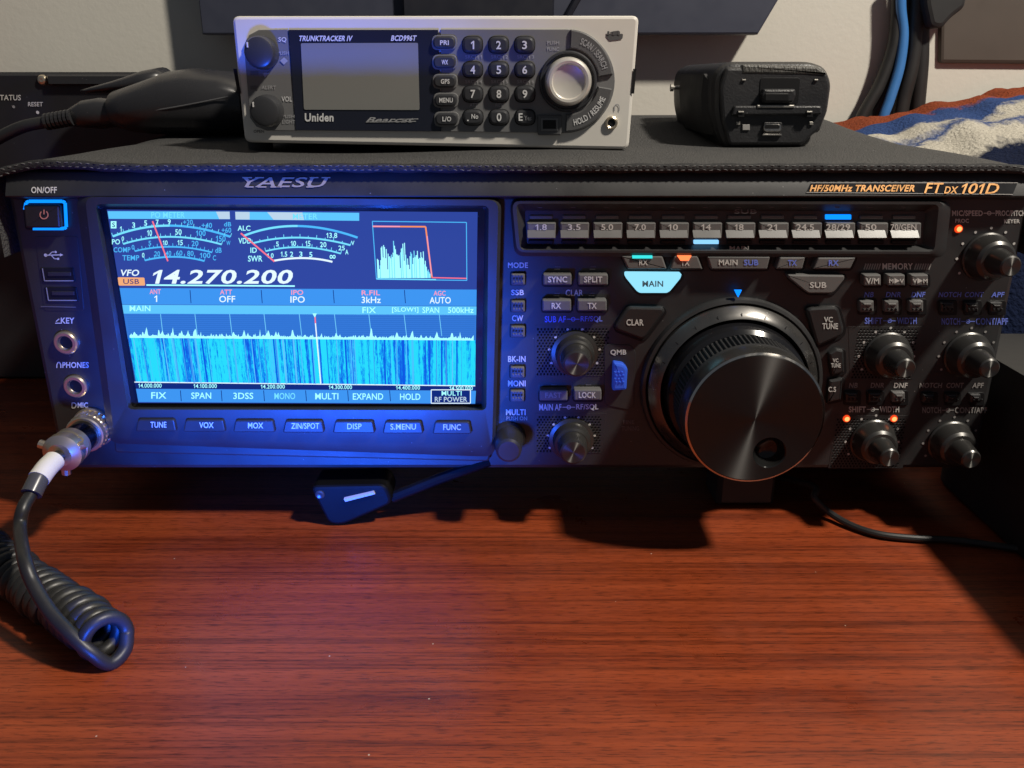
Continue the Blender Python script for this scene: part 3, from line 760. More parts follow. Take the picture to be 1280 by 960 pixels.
key('transmit_key', [(975, 321.5), (1007, 321.5), (1003, 336.5), (970, 336.5)], [('TX', 985, 996, 325, 332, M_pblue)]); key('receive_key', [(1023, 322), (1070, 322), (1063, 336.5), (1016.5, 336.5)], [('RX', 1036, 1048.5, 325, 332, M_pblue)])
b = MB(); b.pad(rect(790, 815, 319, 322.3), -.004, -.0056, .0003, E_led_c); b.build('receive_lamp', TX)
b = MB(); b.pad([(846, 319), (863.5, 319), (860, 325), (850, 325)], -.004, -.0056, .0003, E_led_r); b.build('transmit_lamp', TX)
key('main_key', [(782, 342), (852.5, 342.5), (851, 348), (838, 364), (834, 366.5), (800, 366.5), (796, 364), (782, 347)], [('MAIN', 803, 829, 351, 358.5, mat('print_slate', (.10, .20, .28), .6))], m=E_main, label='trapezoid MAIN key lit pale blue')
key('sub_key', [(985, 343.5), (1056, 344.5), (1056, 349), (1044, 364), (1039, 367), (1011, 367), (1006, 364), (986, 348)], [('SUB', 1012.5, 1033, 352.5, 360)], label='trapezoid SUB key, dark and unlit')
key('clarifier_key', [(785, 383), (829, 384), (832, 390), (808, 422), (802, 425), (770, 413), (768, 407)], [('CLAR', 783, 804.5, 399, 407)], m=M_keyb, ch=.0012, Y1=-.0032, r=5)
key('tune_key', [(1008, 388), (1013, 384.5), (1044, 383), (1049, 386), (1056, 412), (1053, 420), (1024, 433), (1020, 430)], [('VC', 1030, 1041, 396, 403), ('TUNE', 1028, 1047.5, 404, 411.5)], m=M_keyb, ch=.0012, Y1=-.0032, r=5)
key('tune_key', [(1036, 442), (1046, 436), (1055, 438), (1056, 466), (1040, 470)], [('VC', 1041, 1048, 448, 453), ('TUNE', 1039, 1051, 454, 459.5)], m=M_keyb, ch=.001, Y1=-.003)
key('memory_scan_key', [(1037, 476), (1054, 473), (1052, 500), (1034, 504)], [('C.S', 1035.5, 1045, 483.5, 490)], m=M_keyb, ch=.001, Y1=-.003)
b = MB()
b.pad(rpoly([(755, 430), (789, 431), (795, 440), (792, 508), (786, 512), (756, 506)], 6), 0, -.0004, .0002, M_panel); b.text('QMB', 763, 783, 437, 444.5, -.0007, M_print, off=.024); b.build('key_surround', TX)
b = MB(); qp = [(765.5, 450), (778, 452), (783.5, 458), (782, 484), (764.5, 485.5)]
b.pad(rpoly(qp, 2.5), -.0003, -.0042, .0012, E_qmb)
for i in range(4):
    for j in range(3): b.pad(rect(767.5 + j * 4.4 + (i % 2) * 1.6, 769.9 + j * 4.4 + (i % 2) * 1.6, 464 + i * 4, 466.4 + i * 4), -.0042, -.0048, .0003, E_qmb, plane=-.0042)
o = b.build('quick_memory_key', TX); o['label'] = 'blue upright QMB key with raised dots'
for s, x0, x1, t0, t1 in (('V/M', 1080, 1101.5, 1082.5, 1099), ('M►V', 1109.5, 1131.5, 1111.5, 1130), ('V►M', 1139, 1160.5, 1141, 1159.5)):
    key('memory_key', rect(x0, x1, 343.5, 357.5), [(s, t0, t1, 347.5, 354.5)], r=1.5)
def small(x0, x1, y0, y1, dim=False):
    b = MB()
    b.pad(rpoly(rect(x0 - 3, x1 + 3, y0 - 3, y1 + 3), 3), 0, -.0006, .0003, M_dark)
    b.pad(rpoly(rect(x0, x1, y0, y1), 2), 0, -.0030, .0009, M_keyb if dim else M_key, plane=-.003)
    for i in range(3): b.pad(rect(x0 + 3 + i * 5, x0 + 5.2 + i * 5, y1 - 5.5, y1 - 3.3), -.003, -.0035, .0002, M_dark, plane=-.003)
    b.pad(rect(x0 + 4, x1 - 4, y0 + 3, y0 + 5.5), -.003, -.0036, .0003, M_key if not dim else M_keyb, plane=-.003)
    b.build('filter_button', TX)
for x0, x1, y0, y1, d in ((1075, 1093, 376, 390.5, 0), (1106, 1124, 376, 390.5, 0), (1137, 1155, 376, 390.5, 0), (1176, 1193, 378, 391, 1), (1207, 1224, 378, 391, 1), (1238, 1254, 378, 391, 1),
                          (1057, 1073, 491, 503.5, 1), (1086, 1102.5, 491, 503.5, 1), (1116, 1132, 490.5, 503.5, 0), (1154, 1169, 493, 504, 1), (1183, 1198, 493, 504, 1), (1213, 1227, 493, 504, 1)): small(x0, x1, y0, y1, d)
for x, y, m in ((1058, 523, E_led_o), (1117, 523, E_led_o), (1198, 286, E_led_o)):
    b = MB(); c = W(x, y); b.lathe((c.x, c.z), [(0, .0017), (.0006, .0016), (.0009, .0011), (.0012, .0002)], [E_led_rim, E_led_rim, m], n=18); b.build('warning_lamp', TX)
for px in ([(668, 406), (764, 406), (762, 470), (669, 470)], [(668, 516), (758, 516), (752, 566), (669, 566)], [(1060, 408), (1158, 408), (1140, 474), (1062, 474)], [(1045, 519), (1136, 519), (1128, 585), (1035, 585)]):
    b = MB(); b.pad(px, .0003, -.00010, .00005, M_panel)
    pw = [W(x, y) for x, y in px]; xs = (max(pw[0].x, pw[3].x) + .001, min(pw[1].x, pw[2].x) - .001); zs = (max(pw[2].z, pw[3].z) + .001, min(pw[0].z, pw[1].z) - .001)
    r_ = 0; z = zs[0]
    while z < zs[1]:
        x = xs[0] + (r_ % 2) * .00075
        while x < xs[1]:
            b.face([(x + .00046 * math.cos(q * math.pi / 3), -.00022, z + .00046 * math.sin(q * math.pi / 3)) for q in range(6)], M_hole)
            b.face([(x + .00042, -.00026, z - .00045), (x - .00042, -.00026, z - .00045), (x - .00036, -.00036, z - .00062), (x + .00036, -.00036, z - .00062)], M_keyb)
            x += .0015
        z += .0013; r_ += 1
    b.build('honeycomb_patch', TX)
# ---- knobs
def knob(px, py, prof_out, prof_in, m_in_tip=M_spun2, n=64):
    c = W(px, py); c = (c.x, c.z)
    b = MB(); b.lathe(c, prof_out, M_knob, n=n); o = b.build('control_knob', TX)
    if prof_in:
        b = MB()
        k = [M_knob] * (len(prof_in) - 2) + [m_in_tip]
        b.lathe(c, prof_in, k, n=n, cap=False)
        d = prof_in[-1][0]
        b.build('inner_knob', o)
    return o
for px, py, _, _ in KN:
    knob(px, py, [(0, .0104), (.0012, .0104), (.0018, .0098), (.0060, .0090), (.0085, .0082), (.0096, .0070), (.0098, .0055)],
         [(.0095, .0056), (.0105, .0054), (.0170, .0046), (.0192, .0043), (.0199, .0037), (.0199, .00002)])
for px, py in ((718, 441), (714, 548)):
    knob(px, py, [(0, .0102), (.0015, .0102), (.0020, .0086), (.0060, .0084), (.0072, .0080), (.0078, .0070)],
         [(.0075, .0068), (.0085, .0066), (.0140, .0062), (.0152, .0058), (.0156, .0050), (.0156, .00002)])
knob(636, 546, [(0, .0078), (.002, .0074), (.0035, .0066), (.012, .0060), (.0150, .0056), (.0158, .0045), (.0158, .00002)], None)
# ---- the tuning dial
cd = W(913, 481); cd = (cd.x, cd.z)
b = MB()
b.lathe(cd, [(0, .0405), (.0015, .0405), (.0030, .0398), (.0034, .0385), (.0022, .0378)], M_panel, n=96, cap=False)
DIAL = b.build('tuning_dial', TX)
b = MB(); b.lathe(cd, [(.001, .0376), (.0040, .0374), (.0070, .0350), (.0082, .0335), (.0086, .0328), (.0060, .0318), (.002, .0316)], M_ring, n=128, cap=False)
for i in range(9):
    a = math.radians(90 + (i - 4) * 17)
    p = Vector((cd[0] + .0343 * math.cos(a), -.0078, cd[1] + .0343 * math.sin(a))); t = Vector((-math.sin(a), 0, math.cos(a))); r_ = Vector((math.cos(a), .35, math.sin(a))).normalized()
    b.face([p + t * .0002 + r_ * .0010, p - t * .0002 + r_ * .0010, p - t * .0002 - r_ * .0006, p + t * .0002 - r_ * .0006], M_dark)
b.build('dial_ring', DIAL)
b = MB(); b.lathe(cd, [(.002, .0314), (.012, .0308), (.0155, .0302), (.017, .0285), (.017, .0270)], M_gloss, n=96, cap=False); b.build('dial_collar', DIAL)
b = MB()
b.lathe(cd, [(.0165, .0282), (.0180, .0288), (.0290, .0284), (.0300, .0280)], M_rubber, n=360, cap=False, teeth=(1, 2, .0010, 2))
b.lathe(cd, [(.0300, .0286), (.0325, .0285)], M_rubber, n=128, cap=False)
b.lathe(cd, [(.0325, .0285), (.0396, .0283), (.0404, .0280)], M_knob, n=128, cap=False)
b.lathe(cd, [(.0404, .0280), (.0410, .0272)], M_chrome, n=128, cap=False)
b.build('dial_grip', DIAL)
# face with a dished finger hole
fd = W(962, 566, -.0412)
hole = (fd.x - cd[0], fd.z - cd[1])
b = MB(); Yf = -.0412; HR = .0068
b.lathe(cd, [(.0410, .0272), (.0412, .0268)], M_spun, n=128, cap=False)
N_ = 64
def face_with_hole():
    loops = []
    for s in range(9):
        lp = []
        t = s / 8
        for i in range(N_):
            a = 2 * math.pi * i / N_
            ox, oz = .0268 * math.cos(a), .0268 * math.sin(a)
            hx, hz = hole[0] + HR * math.cos(a), hole[1] + HR * math.sin(a)
            lp.append((cd[0] + ox * (1 - t) + hx * t, Yf, cd[1] + oz * (1 - t) + hz * t))
        loops.append(lp)
    b.loft(loops, M_spun, False, False)
face_with_hole(); b.build('dial_face', DIAL)
b = MB(); hc = (cd[0] + hole[0], cd[1] + hole[1])
b.lathe(hc, [(.0412, HR), (.0408, HR - .0004), (.0390, HR - .0011), (.0372, HR - .0026), (.0363, HR - .0045), (.0361, .0001)], mat('finger_hole', (.03, .03, .03), .1, metal=.6, rvar=.02), n=48)
b.build('finger_hole', DIAL)
b = MB(); b.pad([(917.5, 362), (926.5, 362), (922, 371)], -.003, -.0042, .0002, E_led_b); b.build('dial_pointer', DIAL)
# ---- feet
M_foot = mat('foot_black', (.005, .005, .0055), .45, spec=.12, bump=.2, bscale=1500, dist=.0001)
def foot(dx=0):
    b = MB(); Y0, Y1 = .012, -.006
    px = [(388, 606), (483, 604), (492, 627), (430, 655), (412, 653)]
    pw = [(W(x, y, -.004).x + dx, max(.0006, W(x, y, -.004).z)) for x, y in px]
    b.padw(rpoly(pw, .004, 6), Y0, Y1, .0014, M_foot, cap0=True)
    A = W(490, 624, .0); B_ = W(612, 576, .002)
    b.tube([(A.x + dx, .0, A.z + .001), ((A.x + B_.x) / 2 + dx, .001, (A.z + B_.z) / 2 + .001), (B_.x + dx, .002, B_.z)], .0026, M_foot, n=10)
    c_ = W(400, 618, Y1); b.lathe((c_.x + dx, c_.z), [(.0058, .0022), (.0066, .0021), (.0070, .0014), (.0066, .0001)], M_knob, n=20)
    o = b.build('tilt_foot', TX)
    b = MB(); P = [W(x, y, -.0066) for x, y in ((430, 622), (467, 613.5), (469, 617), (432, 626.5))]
    b.loft([[(p.x + dx, -.0056, p.z) for p in P], [(p.x + dx, -.0072, p.z - (.0006 if i < 2 else 0)) for i, p in enumerate(P)]], mat('glint_pale', (.55, .52, .45), .35, metal=.3)); b.build('foot_glint', o)  # pale strip painting in the highlight along the foot's edge
    return o
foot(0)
b = MB(); c = W(1006, 600, .02); b.box(.10, .128, .012, .04, .001, .028, M_rubber, .003); b.build('rubber_foot', TX)
b = MB(); b.box(-.17, -.14, .20, .23, .001, .031, M_rubber, .003); b.build('rubber_foot', TX)
b = MB(); b.box(.14, .17, .20, .23, .001, .031, M_rubber, .003); b.build('rubber_foot', TX)

# ------------------------------------------------------------------ dust cover on top of the radio
CV = thing('dust_cover', (0, .12, ZT), 'black canvas dust cover with stitched hem lying on top of the transceiver', 'dust cover')
def cover_z(X, Y):
    e = max(0, 1 - abs((X if X > 0 else X - .006) - (.2185 if X > 0 else -.2185)) / .02)
    z = .1645 + .009 * min(1, max(0, (Y - .115) / .13)) + .0010 * math.sin(X * 31 + 1) * math.sin(Y * 24)
    z += .0016 * math.exp(-((X + .185) / .02) ** 2) * math.exp(-(Y / .03) ** 2)
    return z - .004 * e * e
b = MB(); NX, NY = 90, 46
g = [[b.bm.verts.new((-.2125 + .431 * i / NX, -.0035 + .262 * j / NY, cover_z(-.2125 + .431 * i / NX, -.0035 + .262 * j / NY))) for i in range(NX + 1)] for j in range(NY + 1)]
k = b.mi(M_fab)
for j in range(NY):
    for i in range(NX):
        b.bm.faces.new((g[j][i], g[j][i + 1], g[j + 1][i + 1], g[j + 1][i])).material_index = k
# drop at both sides and at the back
for sx in (0, NX):
    low = [b.bm.verts.new(v.co + Vector((.001 if sx else -.001, 0, -.034))) for v in (g[j][sx] for j in range(NY + 1))]
    for j in range(NY): b.bm.faces.new((g[j][sx], g[j + 1][sx], low[j + 1], low[j])).material_index = k
low = [b.bm.verts.new(v.co + Vector((0, .001, -.08))) for v in g[NY]]
for i in range(NX): b.bm.faces.new((g[NY][i], g[NY][i + 1], low[i + 1], low[i])).material_index = k
b.build('cover_cloth', CV, angle=60)
b = MB()
path = [(-.2128 + .4316 * i / 120, -.0042, cover_z(-.2128 + .4316 * i / 120, -.0035) - .0012 + .0002 * math.sin(i * 1.3)) for i in range(121)]
loops = []
for p in path:
    loops.append([(p[0], p[1] + .0012 * math.cos(a), p[2] + .0019 * math.sin(a)) for a in [2 * math.pi * q / 10 for q in range(10)]])
b.loft(loops, M_hem)
HEM = b.build('hem', CV, angle=60)
b = MB(); rs = random.Random(5)
for i in range(150):
    X_ = -.2115 + .429 * i / 149; z = cover_z(X_, -.0035) - .0012
    for row, dz in ((0, .0009), (1, -.0007)):
        t = rs.uniform(-.0002, .0002)
        b.tube([(X_ - .0009 + row * .0014, -.0042 - .0009, z + dz + t), (X_ + row * .0014, -.0042 - .00118, z + dz + t * .5), (X_ + .0007 + row * .0014, -.0042 - .0009, z + dz - t)], .00021, M_thread if rs.random() < .8 else M_hem, n=5)
b.build('stitching', HEM)

# ------------------------------------------------------------------ silver scanner on the cover
def scanner():
    yc = .062
    S = thing('scanner_radio', (-.047, yc + .08, .174), 'silver scanner radio with number keypad and blank grey LCD standing on the dust cover', 'scanner')
    Y = yc
    rotz = 0.0
    b = MB()
    out = rpoly([(289.5, 20), (799, 19.5), (786, 187), (305.5, 178)], 9, 6)
    ow = [(p.x, p.z) for p in wl(out, Y)]
    b.padw(ow, Y + .022, Y, .0014, M_silver)
    inn = [(p[0] * 1., p[1]) for p in inset2(ow, .0022)]
    b.loft([[(x, Y + .020, z) for x, z in inn], [(x, Y + .168, z) for x, z in inn]], mat('scanner_case', (.05, .05, .052), .5))
    f = -.0003
    # side slots, jack, little mark
    for x0, x1, dx in ((291.5, 296, 5.5), (791.5, 795.5, -2.8)):
        b.flat([(x0, 86), (x1, 86), (x1 + dx, 117), (x0 + dx, 117)], Y + f, M_dark)
    b.flat(rpoly([(757, 44), (779, 42), (778, 49), (762, 51)], 2), Y + f, M_sgrey2); b.flat(rpoly([(762, 40), (774, 38), (775, 43), (764, 44)], 2), Y + f - .0001, M_sgrey2)
    for x in (759, 766, 772): b.flat(rpoly(rect(x, x + 3, 39, 44), 1), Y + f - .0002, M_sgrey2)
    b.line([(768, 139), (768, 133), (770, 130.5), (772.5, 130.5), (774, 133), (774, 139)], 1.2, Y + f, M_sprint2)
    b.text('OPEN', 317, 330, 162.5, 166, Y + f, M_sgrey2)
    face = b.build('case', S)
    b = MB(); c = W(764, 153.5, Y); b.lathe((c.x, c.z), [(0, .0030), (.0012, .0030), (.0016, .0024), (.0012, .0018)], M_nickel, n=24, Y=Y, cap=False); b.lathe((c.x, c.z), [(.0008, .0019), (.0007, .0001)], M_dark, n=24, Y=Y); b.build('earphone_jack', S)
    # left grey block
    b = MB()
    lp = [(362, 37), (370, 160)]
    pl = [(372, 163), (335, 163), (322, 158), (314, 147), (308, 75), (307, 57), (313, 44), (325, 37.5), (361, 37)]
    b.pad(pl, Y + .001, Y - .0012, .0003, M_sgrey)
    yy = Y - .0015
    def t(s, x0, x1, y0, y1, m=M_sprint2, sh=0, Yq=None, off=.012): b.text(s, x0, x1, y0, y1, yy if Yq is None else Yq, m, sh, off)
    t('SQ', 348, 358, 46.5, 53, M_sprint); t('PUSH', 347, 361, 64, 68.5); t('VOL', 352, 365, 120.5, 127, M_sprint); t('PUSH', 353, 368, 143.5, 147.5); t('LIGHT', 353, 369, 150, 154.5); t('ALERT', 327, 345, 107, 111.5)
    b.flat([(350, 76), (355, 71.5), (360, 76), (355, 81)], yy, M_sprint2); b.flat([(328, 91), (337, 91), (331, 97)], yy, M_sprint2)
    for y in (91.5, 109.5): b.flat(rpoly(rect(313, 323, y - 2.5, y + 2.5), 1), yy, M_sgrey2)
    b.build('control_plate', S)
    for px, py in ((330, 66), (336.5, 138.5)):
        b = MB(); c = W(px, py, Y); q = [(0, .0074), (.004, .0073), (.0075, .0070), (.0090, .0064), (.0095, .0052), (.0095, .00002)]
        b.lathe((c.x, c.z), q, M_skey, n=40, Y=Y); b.box(c.x - .0048, c.x - .0042, Y - .0098, Y - .0092, c.z + .002, c.z + .0042, M_sprint); b.build('rotary_knob', S)
    # window
    b = MB()
    b.pad([(362, 37.5), (548, 37.5), (552, 164), (371, 162.5)], Y + .001, Y - .0016, .0003, M_swin)
    yy = Y - .0019
    b.flat(rpoly([(376, 54), (522.5, 53.5), (524.5, 137.5), (380, 137)], 2), yy, M_lcd)
    t('TRUNKTRACKER IV', 374, 441, 44.5, 51.5, M_sprint, .25, yy, .03); t('BCD996T', 488.5, 521, 44, 51.3, M_sprint, .25, yy, .03)
    t('Uniden', 381, 417, 141.5, 152, M_sprint, 0, yy, .03); t('Bearcat', 457, 518, 146.5, 153, M_sprint2, .45, yy, .025)
    b.line([(458, 152.6), (520, 151.6)], .9, yy, M_sprint2); b.line([(500, 149), (523, 148.6)], 1.0, yy, M_sprint2)
    b.build('lcd_window', S)
    # keypad plate with the round end
    b = MB()
    pts = [(551, 37), (708, 37)]
    for i in range(0, 25):
        a = math.radians(90 - 180 * i / 24); pts.append((708 + 60 * math.cos(a) - (1 if i > 12 else 0) * (i - 12) * .2, 101.5 - 64.5 * math.sin(a)))
    pts += [(553, 164)]
    b.pad(pts, Y + .0012, Y - .0013, .0003, M_sgrey)
    yy = Y - .0016
    for r_, ylab in enumerate((71, 102)):
        for c_, xm in enumerate((592, 624.5, 657)): t('SRCH %d' % (r_ * 3 + c_ + 1), xm - 10.5, xm + 10.5, ylab - 2.2, ylab + 2.2, Yq=yy)
    t('ATT', 587, 597, 129, 133.3, Yq=yy); t('REV', 619.5, 629.5, 129, 133.3, Yq=yy)
    t('PUSH', 684, 699, 51, 55.5, Yq=yy); t('FUNC', 684, 699, 59, 63.5, Yq=yy)
    b.build('keypad_plate', S)
    for s, y0, x0 in (('PRI', 45, 541), ('WX', 69.5, 541.5), ('GPS', 93.5, 542), ('MENU', 117, 543), ('L/O', 140.5, 544)):
        b = MB(); x1 = x0 + 29; y1 = y0 + 16.5
        b.pad(rpoly(rect(x0 - 1.2, x1 + 1.2, y0 - 1.2, y1 + 1.2), 8), Y - .0010, Y - .0022, .0003, M_sgrey)
        b.pad(rpoly(rect(x0 + .6, x1 - .6, y0 + .6, y1 - .6), 7.5), Y - .0012, Y - .0034, .0008, M_skey)
        w = {'PRI': 11, 'WX': 8, 'GPS': 11, 'MENU': 17, 'L/O': 11}[s]; xm = (x0 + x1) / 2; ym = (y0 + y1) / 2
        t(s, xm - w / 2, xm + w / 2, ym - 3, ym + 3, M_sprint, Yq=Y - .0037, off=.025); b.build('oval_key', S)
    rows = ((46, 66.5), (77.5, 97), (107.5, 127.5), (137, 156))
    cols = ((578.5, 603), (611, 635.5), (643.5, 668))
    for r_, rw in enumerate(('123', '456', '789', 'N0E')):
        for c_, ch_ in enumerate(rw):
            b = MB(); x0, x1 = cols[c_]; y0, y1 = rows[r_]; x0 += r_ * .2; x1 += r_ * .2
            b.pad(rpoly(rect(x0 - 1, x1 + 1, y0 - 1, y1 + 1), 9), Y - .0010, Y - .0018, .0003, M_dark)
            b.pad(rpoly(rect(x0, x1, y0, y1), 9), Y - .0012, Y - .0036, .0011, M_skey)
            xm, ym = (x0 + x1) / 2, (y0 + y1) / 2; q = Y - .0039
            if ch_ == 'N': t('.', xm - 7.5, xm - 5.5, ym + 3, ym + 5, M_sprint, Yq=q); t('No', xm - 2, xm + 6.5, ym - 4, ym + 2, M_sprint, Yq=q, off=.02)
            elif ch_ == 'E': t('E', xm - 8, xm - 3, ym - 5, ym + 4.5, M_sprint, Yq=q, off=.02); t('Yes', xm - 1, xm + 8, ym - 2, ym + 4, M_sprint2, Yq=q)
            else: t(ch_, xm - (2 if ch_ == '1' else 3), xm + (2 if ch_ == '1' else 3), ym - 5.2, ym + 5.2, M_sprint, Yq=q, off=.02)
            b.build('number_key', S)
    # jog dial
    c = W(709.5, 102, Y); c = (c.x, c.z); k = (W(720, 102, Y).x - W(710, 102, Y).x) / 10
    b = MB()
    b.lathe(c, [(.001, 36 * k), (.0024, 36 * k), (.003, 34.5 * k), (.003, 33 * k), (.0015, 32 * k), (.0015, 27 * k)], M_skey, n=64, Y=Y)
    J = b.build('jog_dial', S)
    c2 = W(709.5, 102, Y); 
    b = MB(); b.lathe(c, [(.0016, 29 * k), (.0085, 28 * k), (.0098, 26.5 * k), (.0102, 24 * k), (.0100, 21 * k), (.0090, 19.5 * k), (.0082, 12 * k), (.0079, .00002)], mat('jog_metal', (.80, .76, .68), .30, metal=.45, rvar=.05), n=64, Y=Y)
    b.build('jog_knob', J)
    def arcbtn(a0, a1, s, ta0, ta1, flip=False):
        b = MB(); n = 22
        oo = [(c[0] + 56 * k * math.cos(math.radians(a0 + (a1 - a0) * i / n)), c[1] + 60 * k * math.sin(math.radians(a0 + (a1 - a0) * i / n))) for i in range(n + 1)]
        ii = [(c[0] + 38 * k * math.cos(math.radians(a1 + (a0 - a1) * i / n)), c[1] + 38.5 * k * math.sin(math.radians(a1 + (a0 - a1) * i / n))) for i in range(n + 1)]
        b.padw(oo + ii, Y - .001, Y - .0028, .0007, M_sgrey2)
        def xf(u, v):
            if not flip:
                a = math.radians(ta0 + (ta1 - ta0) * u); r_ = (44 + 7.5 * v) * k
            else:
                a = math.radians(ta0 + (ta1 - ta0) * u); r_ = (51.5 - 7.5 * v) * k
            return (c[0] + r_ * math.cos(a), Y - .0031, c[1] + r_ * math.sin(a) * 1.03)
        b.text(s, 0, 1, 0, 1, 0, M_sprint if flip else M_sprint2, off=.015, xform=xf)
        b.build('arc_key', S)
    arcbtn(88, 8, 'SCAN / SEARCH', 72, 18); arcbtn(-8, -92, 'HOLD / RESUME', -80, -22, True)
    b = MB()
    b.pad(rpoly([(671.5, 143.5), (702, 143.5), (701, 168.5), (672, 168.5)], 2), Y + .001, Y - .0030, .0006, M_sgrey2); b.pad(rpoly(rect(676, 697.5, 147.5, 163.5), 1), Y - .002, Y - .0036, .0003, M_sgrey); b.flat(rect(678.5, 695, 150, 161), Y - .0038, M_dark)
    b.build('data_port', S)
    for x, y in ((-.125, .08), (.035, .08), (-.125, .21), (.035, .21)):
        b = MB(); c = (x, y); zc = cover_z(x, y); n = 20
        top = W(640, 181, Y).z + .003
        b.loft([[(x + .006 * math.cos(2 * math.pi * i / n), y + .006 * math.sin(2 * math.pi * i / n), z) for i in range(n)] for z in (zc - .0005, top)], M_rubber); b.build('rubber_foot', S)
    return S
scanner()

# ------------------------------------------------------------------ handheld radio lying on the cover
def handheld():
    Y = .098
    H = thing('handheld_radio', (.125, Y + .05, .172), 'black handheld radio lying on its back with USB-C port end toward the viewer', 'handheld radio')
    b = MB()
    sil = [(912, 77), (1014, 77), (1034, 84), (1042, 104), (1037, 140), (1032, 152), (1027, 166), (1017, 167), (1016, 177), (1003, 188.5), (908, 188.5), (897, 170), (891, 140), (891, 104), (896, 86)]
    sw = [(p.x, p.z) for p in wl(rpoly(sil, 9, 6), Y)]
    i1 = inset2(sw, .0012); i2 = inset2(sw, .003)
    b.loft([[(x, Y + .115, z) for x, z in i2], [(x, Y + .11, z) for x, z in sw], [(x, Y + .004, z) for x, z in sw], [(x, Y + .0012, z) for x, z in i1], [(x, Y, z) for x, z in i2]], M_hh)
    b.build('body', H)
    b = MB()   # battery pack face stands proud to the right of the grip
    bp = rpoly([(905, 84), (1016, 84), (1030, 90), (1034, 104), (1030, 140), (1022, 160), (1008, 172), (1000, 181), (908, 181), (900, 150), (897, 110)], 5)
    b.pad(bp, Y + .002, Y - .003, .0016, M_hh)
    b.pad(rpoly([(926, 80.5), (1018, 83), (1031, 91), (1029, 94), (924, 92.5)], 3), Y + .001, Y - .0036, .0012, M_hhs)  # scuffed strip, its lighter grey paints in the highlight along the top
    b.build('battery_pack', H)
    b = MB(); q = Y - .003
    b.pad(rpoly([(950, 97), (1000, 97), (997, 130), (948, 130)], 4), q + .0005, q - .0004, .0002, M_dark)
    b.pad(rpoly([(952, 111), (991, 111), (992, 119), (988, 128.5), (952, 128.5), (949, 118)], 2), q, q - .0048, .0012, M_hh); b.pad(rpoly(rect(956, 986, 116.5, 126.5), 1.5), q - .004, q - .0052, .0004, M_dark, plane=q - .0048)
    b.build('battery_latch', H)
    b = MB()
    b.pad(rpoly([(916, 132), (1024, 132), (1025, 143), (913, 144)], 3), q + .0005, q - .0030, .0008, M_hh)
    b.pad(rect(945, 991, 131, 134.5), q - .001, q - .0036, .0004, mat('worn_metal', (.42, .40, .36), .4, metal=.6))
    for x in (921.5, 1007): b.pad(rect(x, x + 8, 138, 146.5), q - .002, q - .0036, .0003, M_dark); b.pad(rect(x + 1, x + 8, 139, 141), q - .0034, q - .0042, .0002, MATS['worn_metal'])
    b.build('cover_flap', H)
    b = MB()
    u = rpoly([(953.5, 152.5), (977, 152.5), (976.5, 166.5), (952.5, 166.5)], 3)
    b.pad(u, q + .0005, q - .0012, .0004, M_hh); b.pad(rpoly(rect(954, 976, 155, 164.5), 4), q - .0008, q - .0018, .0003, M_chrome); b.flat(rpoly(rect(955.5, 974.5, 156, 161), 2.4), q - .0021, M_dark)
    b.pad(rect(952, 976, 167, 169.3), q + .0004, q - .0016, .0003, M_chrome); b.build('usb_port', H)
    b = MB()
    b.pad(rect(927.5, 936.5, 155.5, 162.5), q + .0004, q - .0008, .0002, mat('label_grey', (.35, .34, .33), .5))
    b.build('label_patch', H)
    for x, y0, y1 in ((920, 152, 156), (1011, 152, 156), (927, 99, 101), (1017, 99, 101)):
        b = MB(); b.pad(rect(x, x + 4.5, y0, y1), q + .0004, q - .001, .0002, MATS['worn_metal']); b.build('contact_pad', H)
    b = MB()
    gp = [(p.x, p.z) for p in wl([(893, 92), (897, 92), (898, 150), (902, 168), (897, 170), (891, 150), (889.5, 120)], Y)]
    gc = Vector((gp[3][0], gp[3][1]))
    def gsc(k, dx): return [(gc.x + (x - gc.x) * k + dx, gc.y + (z - gc.y) * k) for x, z in gp]
    b.loft([[(x, yy, z) for x, z in q] for yy, q in ((Y + .010, gsc(.8, 0)), (Y + .016, gsc(1, -.002)), (Y + .075, gsc(1, -.0026)), (Y + .085, gsc(.8, 0)))], M_rubber); b.build('side_grip', H)
    b = MB(); A = W(853, 109.5, Y + .085)
    b.tube([(A.x + .016, Y + .085, A.z), (A.x - .006, Y + .085, A.z)], .0011, MATS['worn_metal'], n=10); b.tube([(A.x - .0055, Y + .085, A.z), (A.x - .0072, Y + .085, A.z)], .0022, MATS['worn_metal'], n=12); b.build('side_screw', H)
handheld()

# ------------------------------------------------------------------ black case to the left with STATUS and RESET
BX = thing('equipment_case', (-.34, .32, 0), 'tall black equipment case with STATUS and RESET printing behind the left end of the transceiver', 'equipment')
b = MB(); Y = .20; zt = W(100, 90, Y).z
b.box(-.47, -.2165, Y, Y + .24, 0, zt, M_box, .003)
b.text('STATUS', -4, 26, 118.5, 125.5, Y - .0004, M_print); b.text('RESET', 35, 53.5, 127.5, 133, Y - .0004, M_print)
b.disc(17, 133.5, .0009, Y - .0004, M_pgrey); b.disc(47, 140.5, .0010, Y - .0004, M_print)
b.build('housing', BX)
b = MB(); c = W(54, 100, Y)
b.lathe((c.x, c.z), [(0, .0032), (.0010, .0031), (.0020, .0024), (.0024, .0012), (.0022, .00002)], M_nickel, n=24, Y=Y); b.build('screw', BX)
b = MB(); p0 = W(58, 96, Y); p1 = W(208, 104, Y)
b.box(W(62, 100, Y).x, -.220, Y - .004, Y + .002, W(60, 107, Y).z, W(60, 93, Y).z, M_adapt, .0015); b.build('edge_rail', BX)

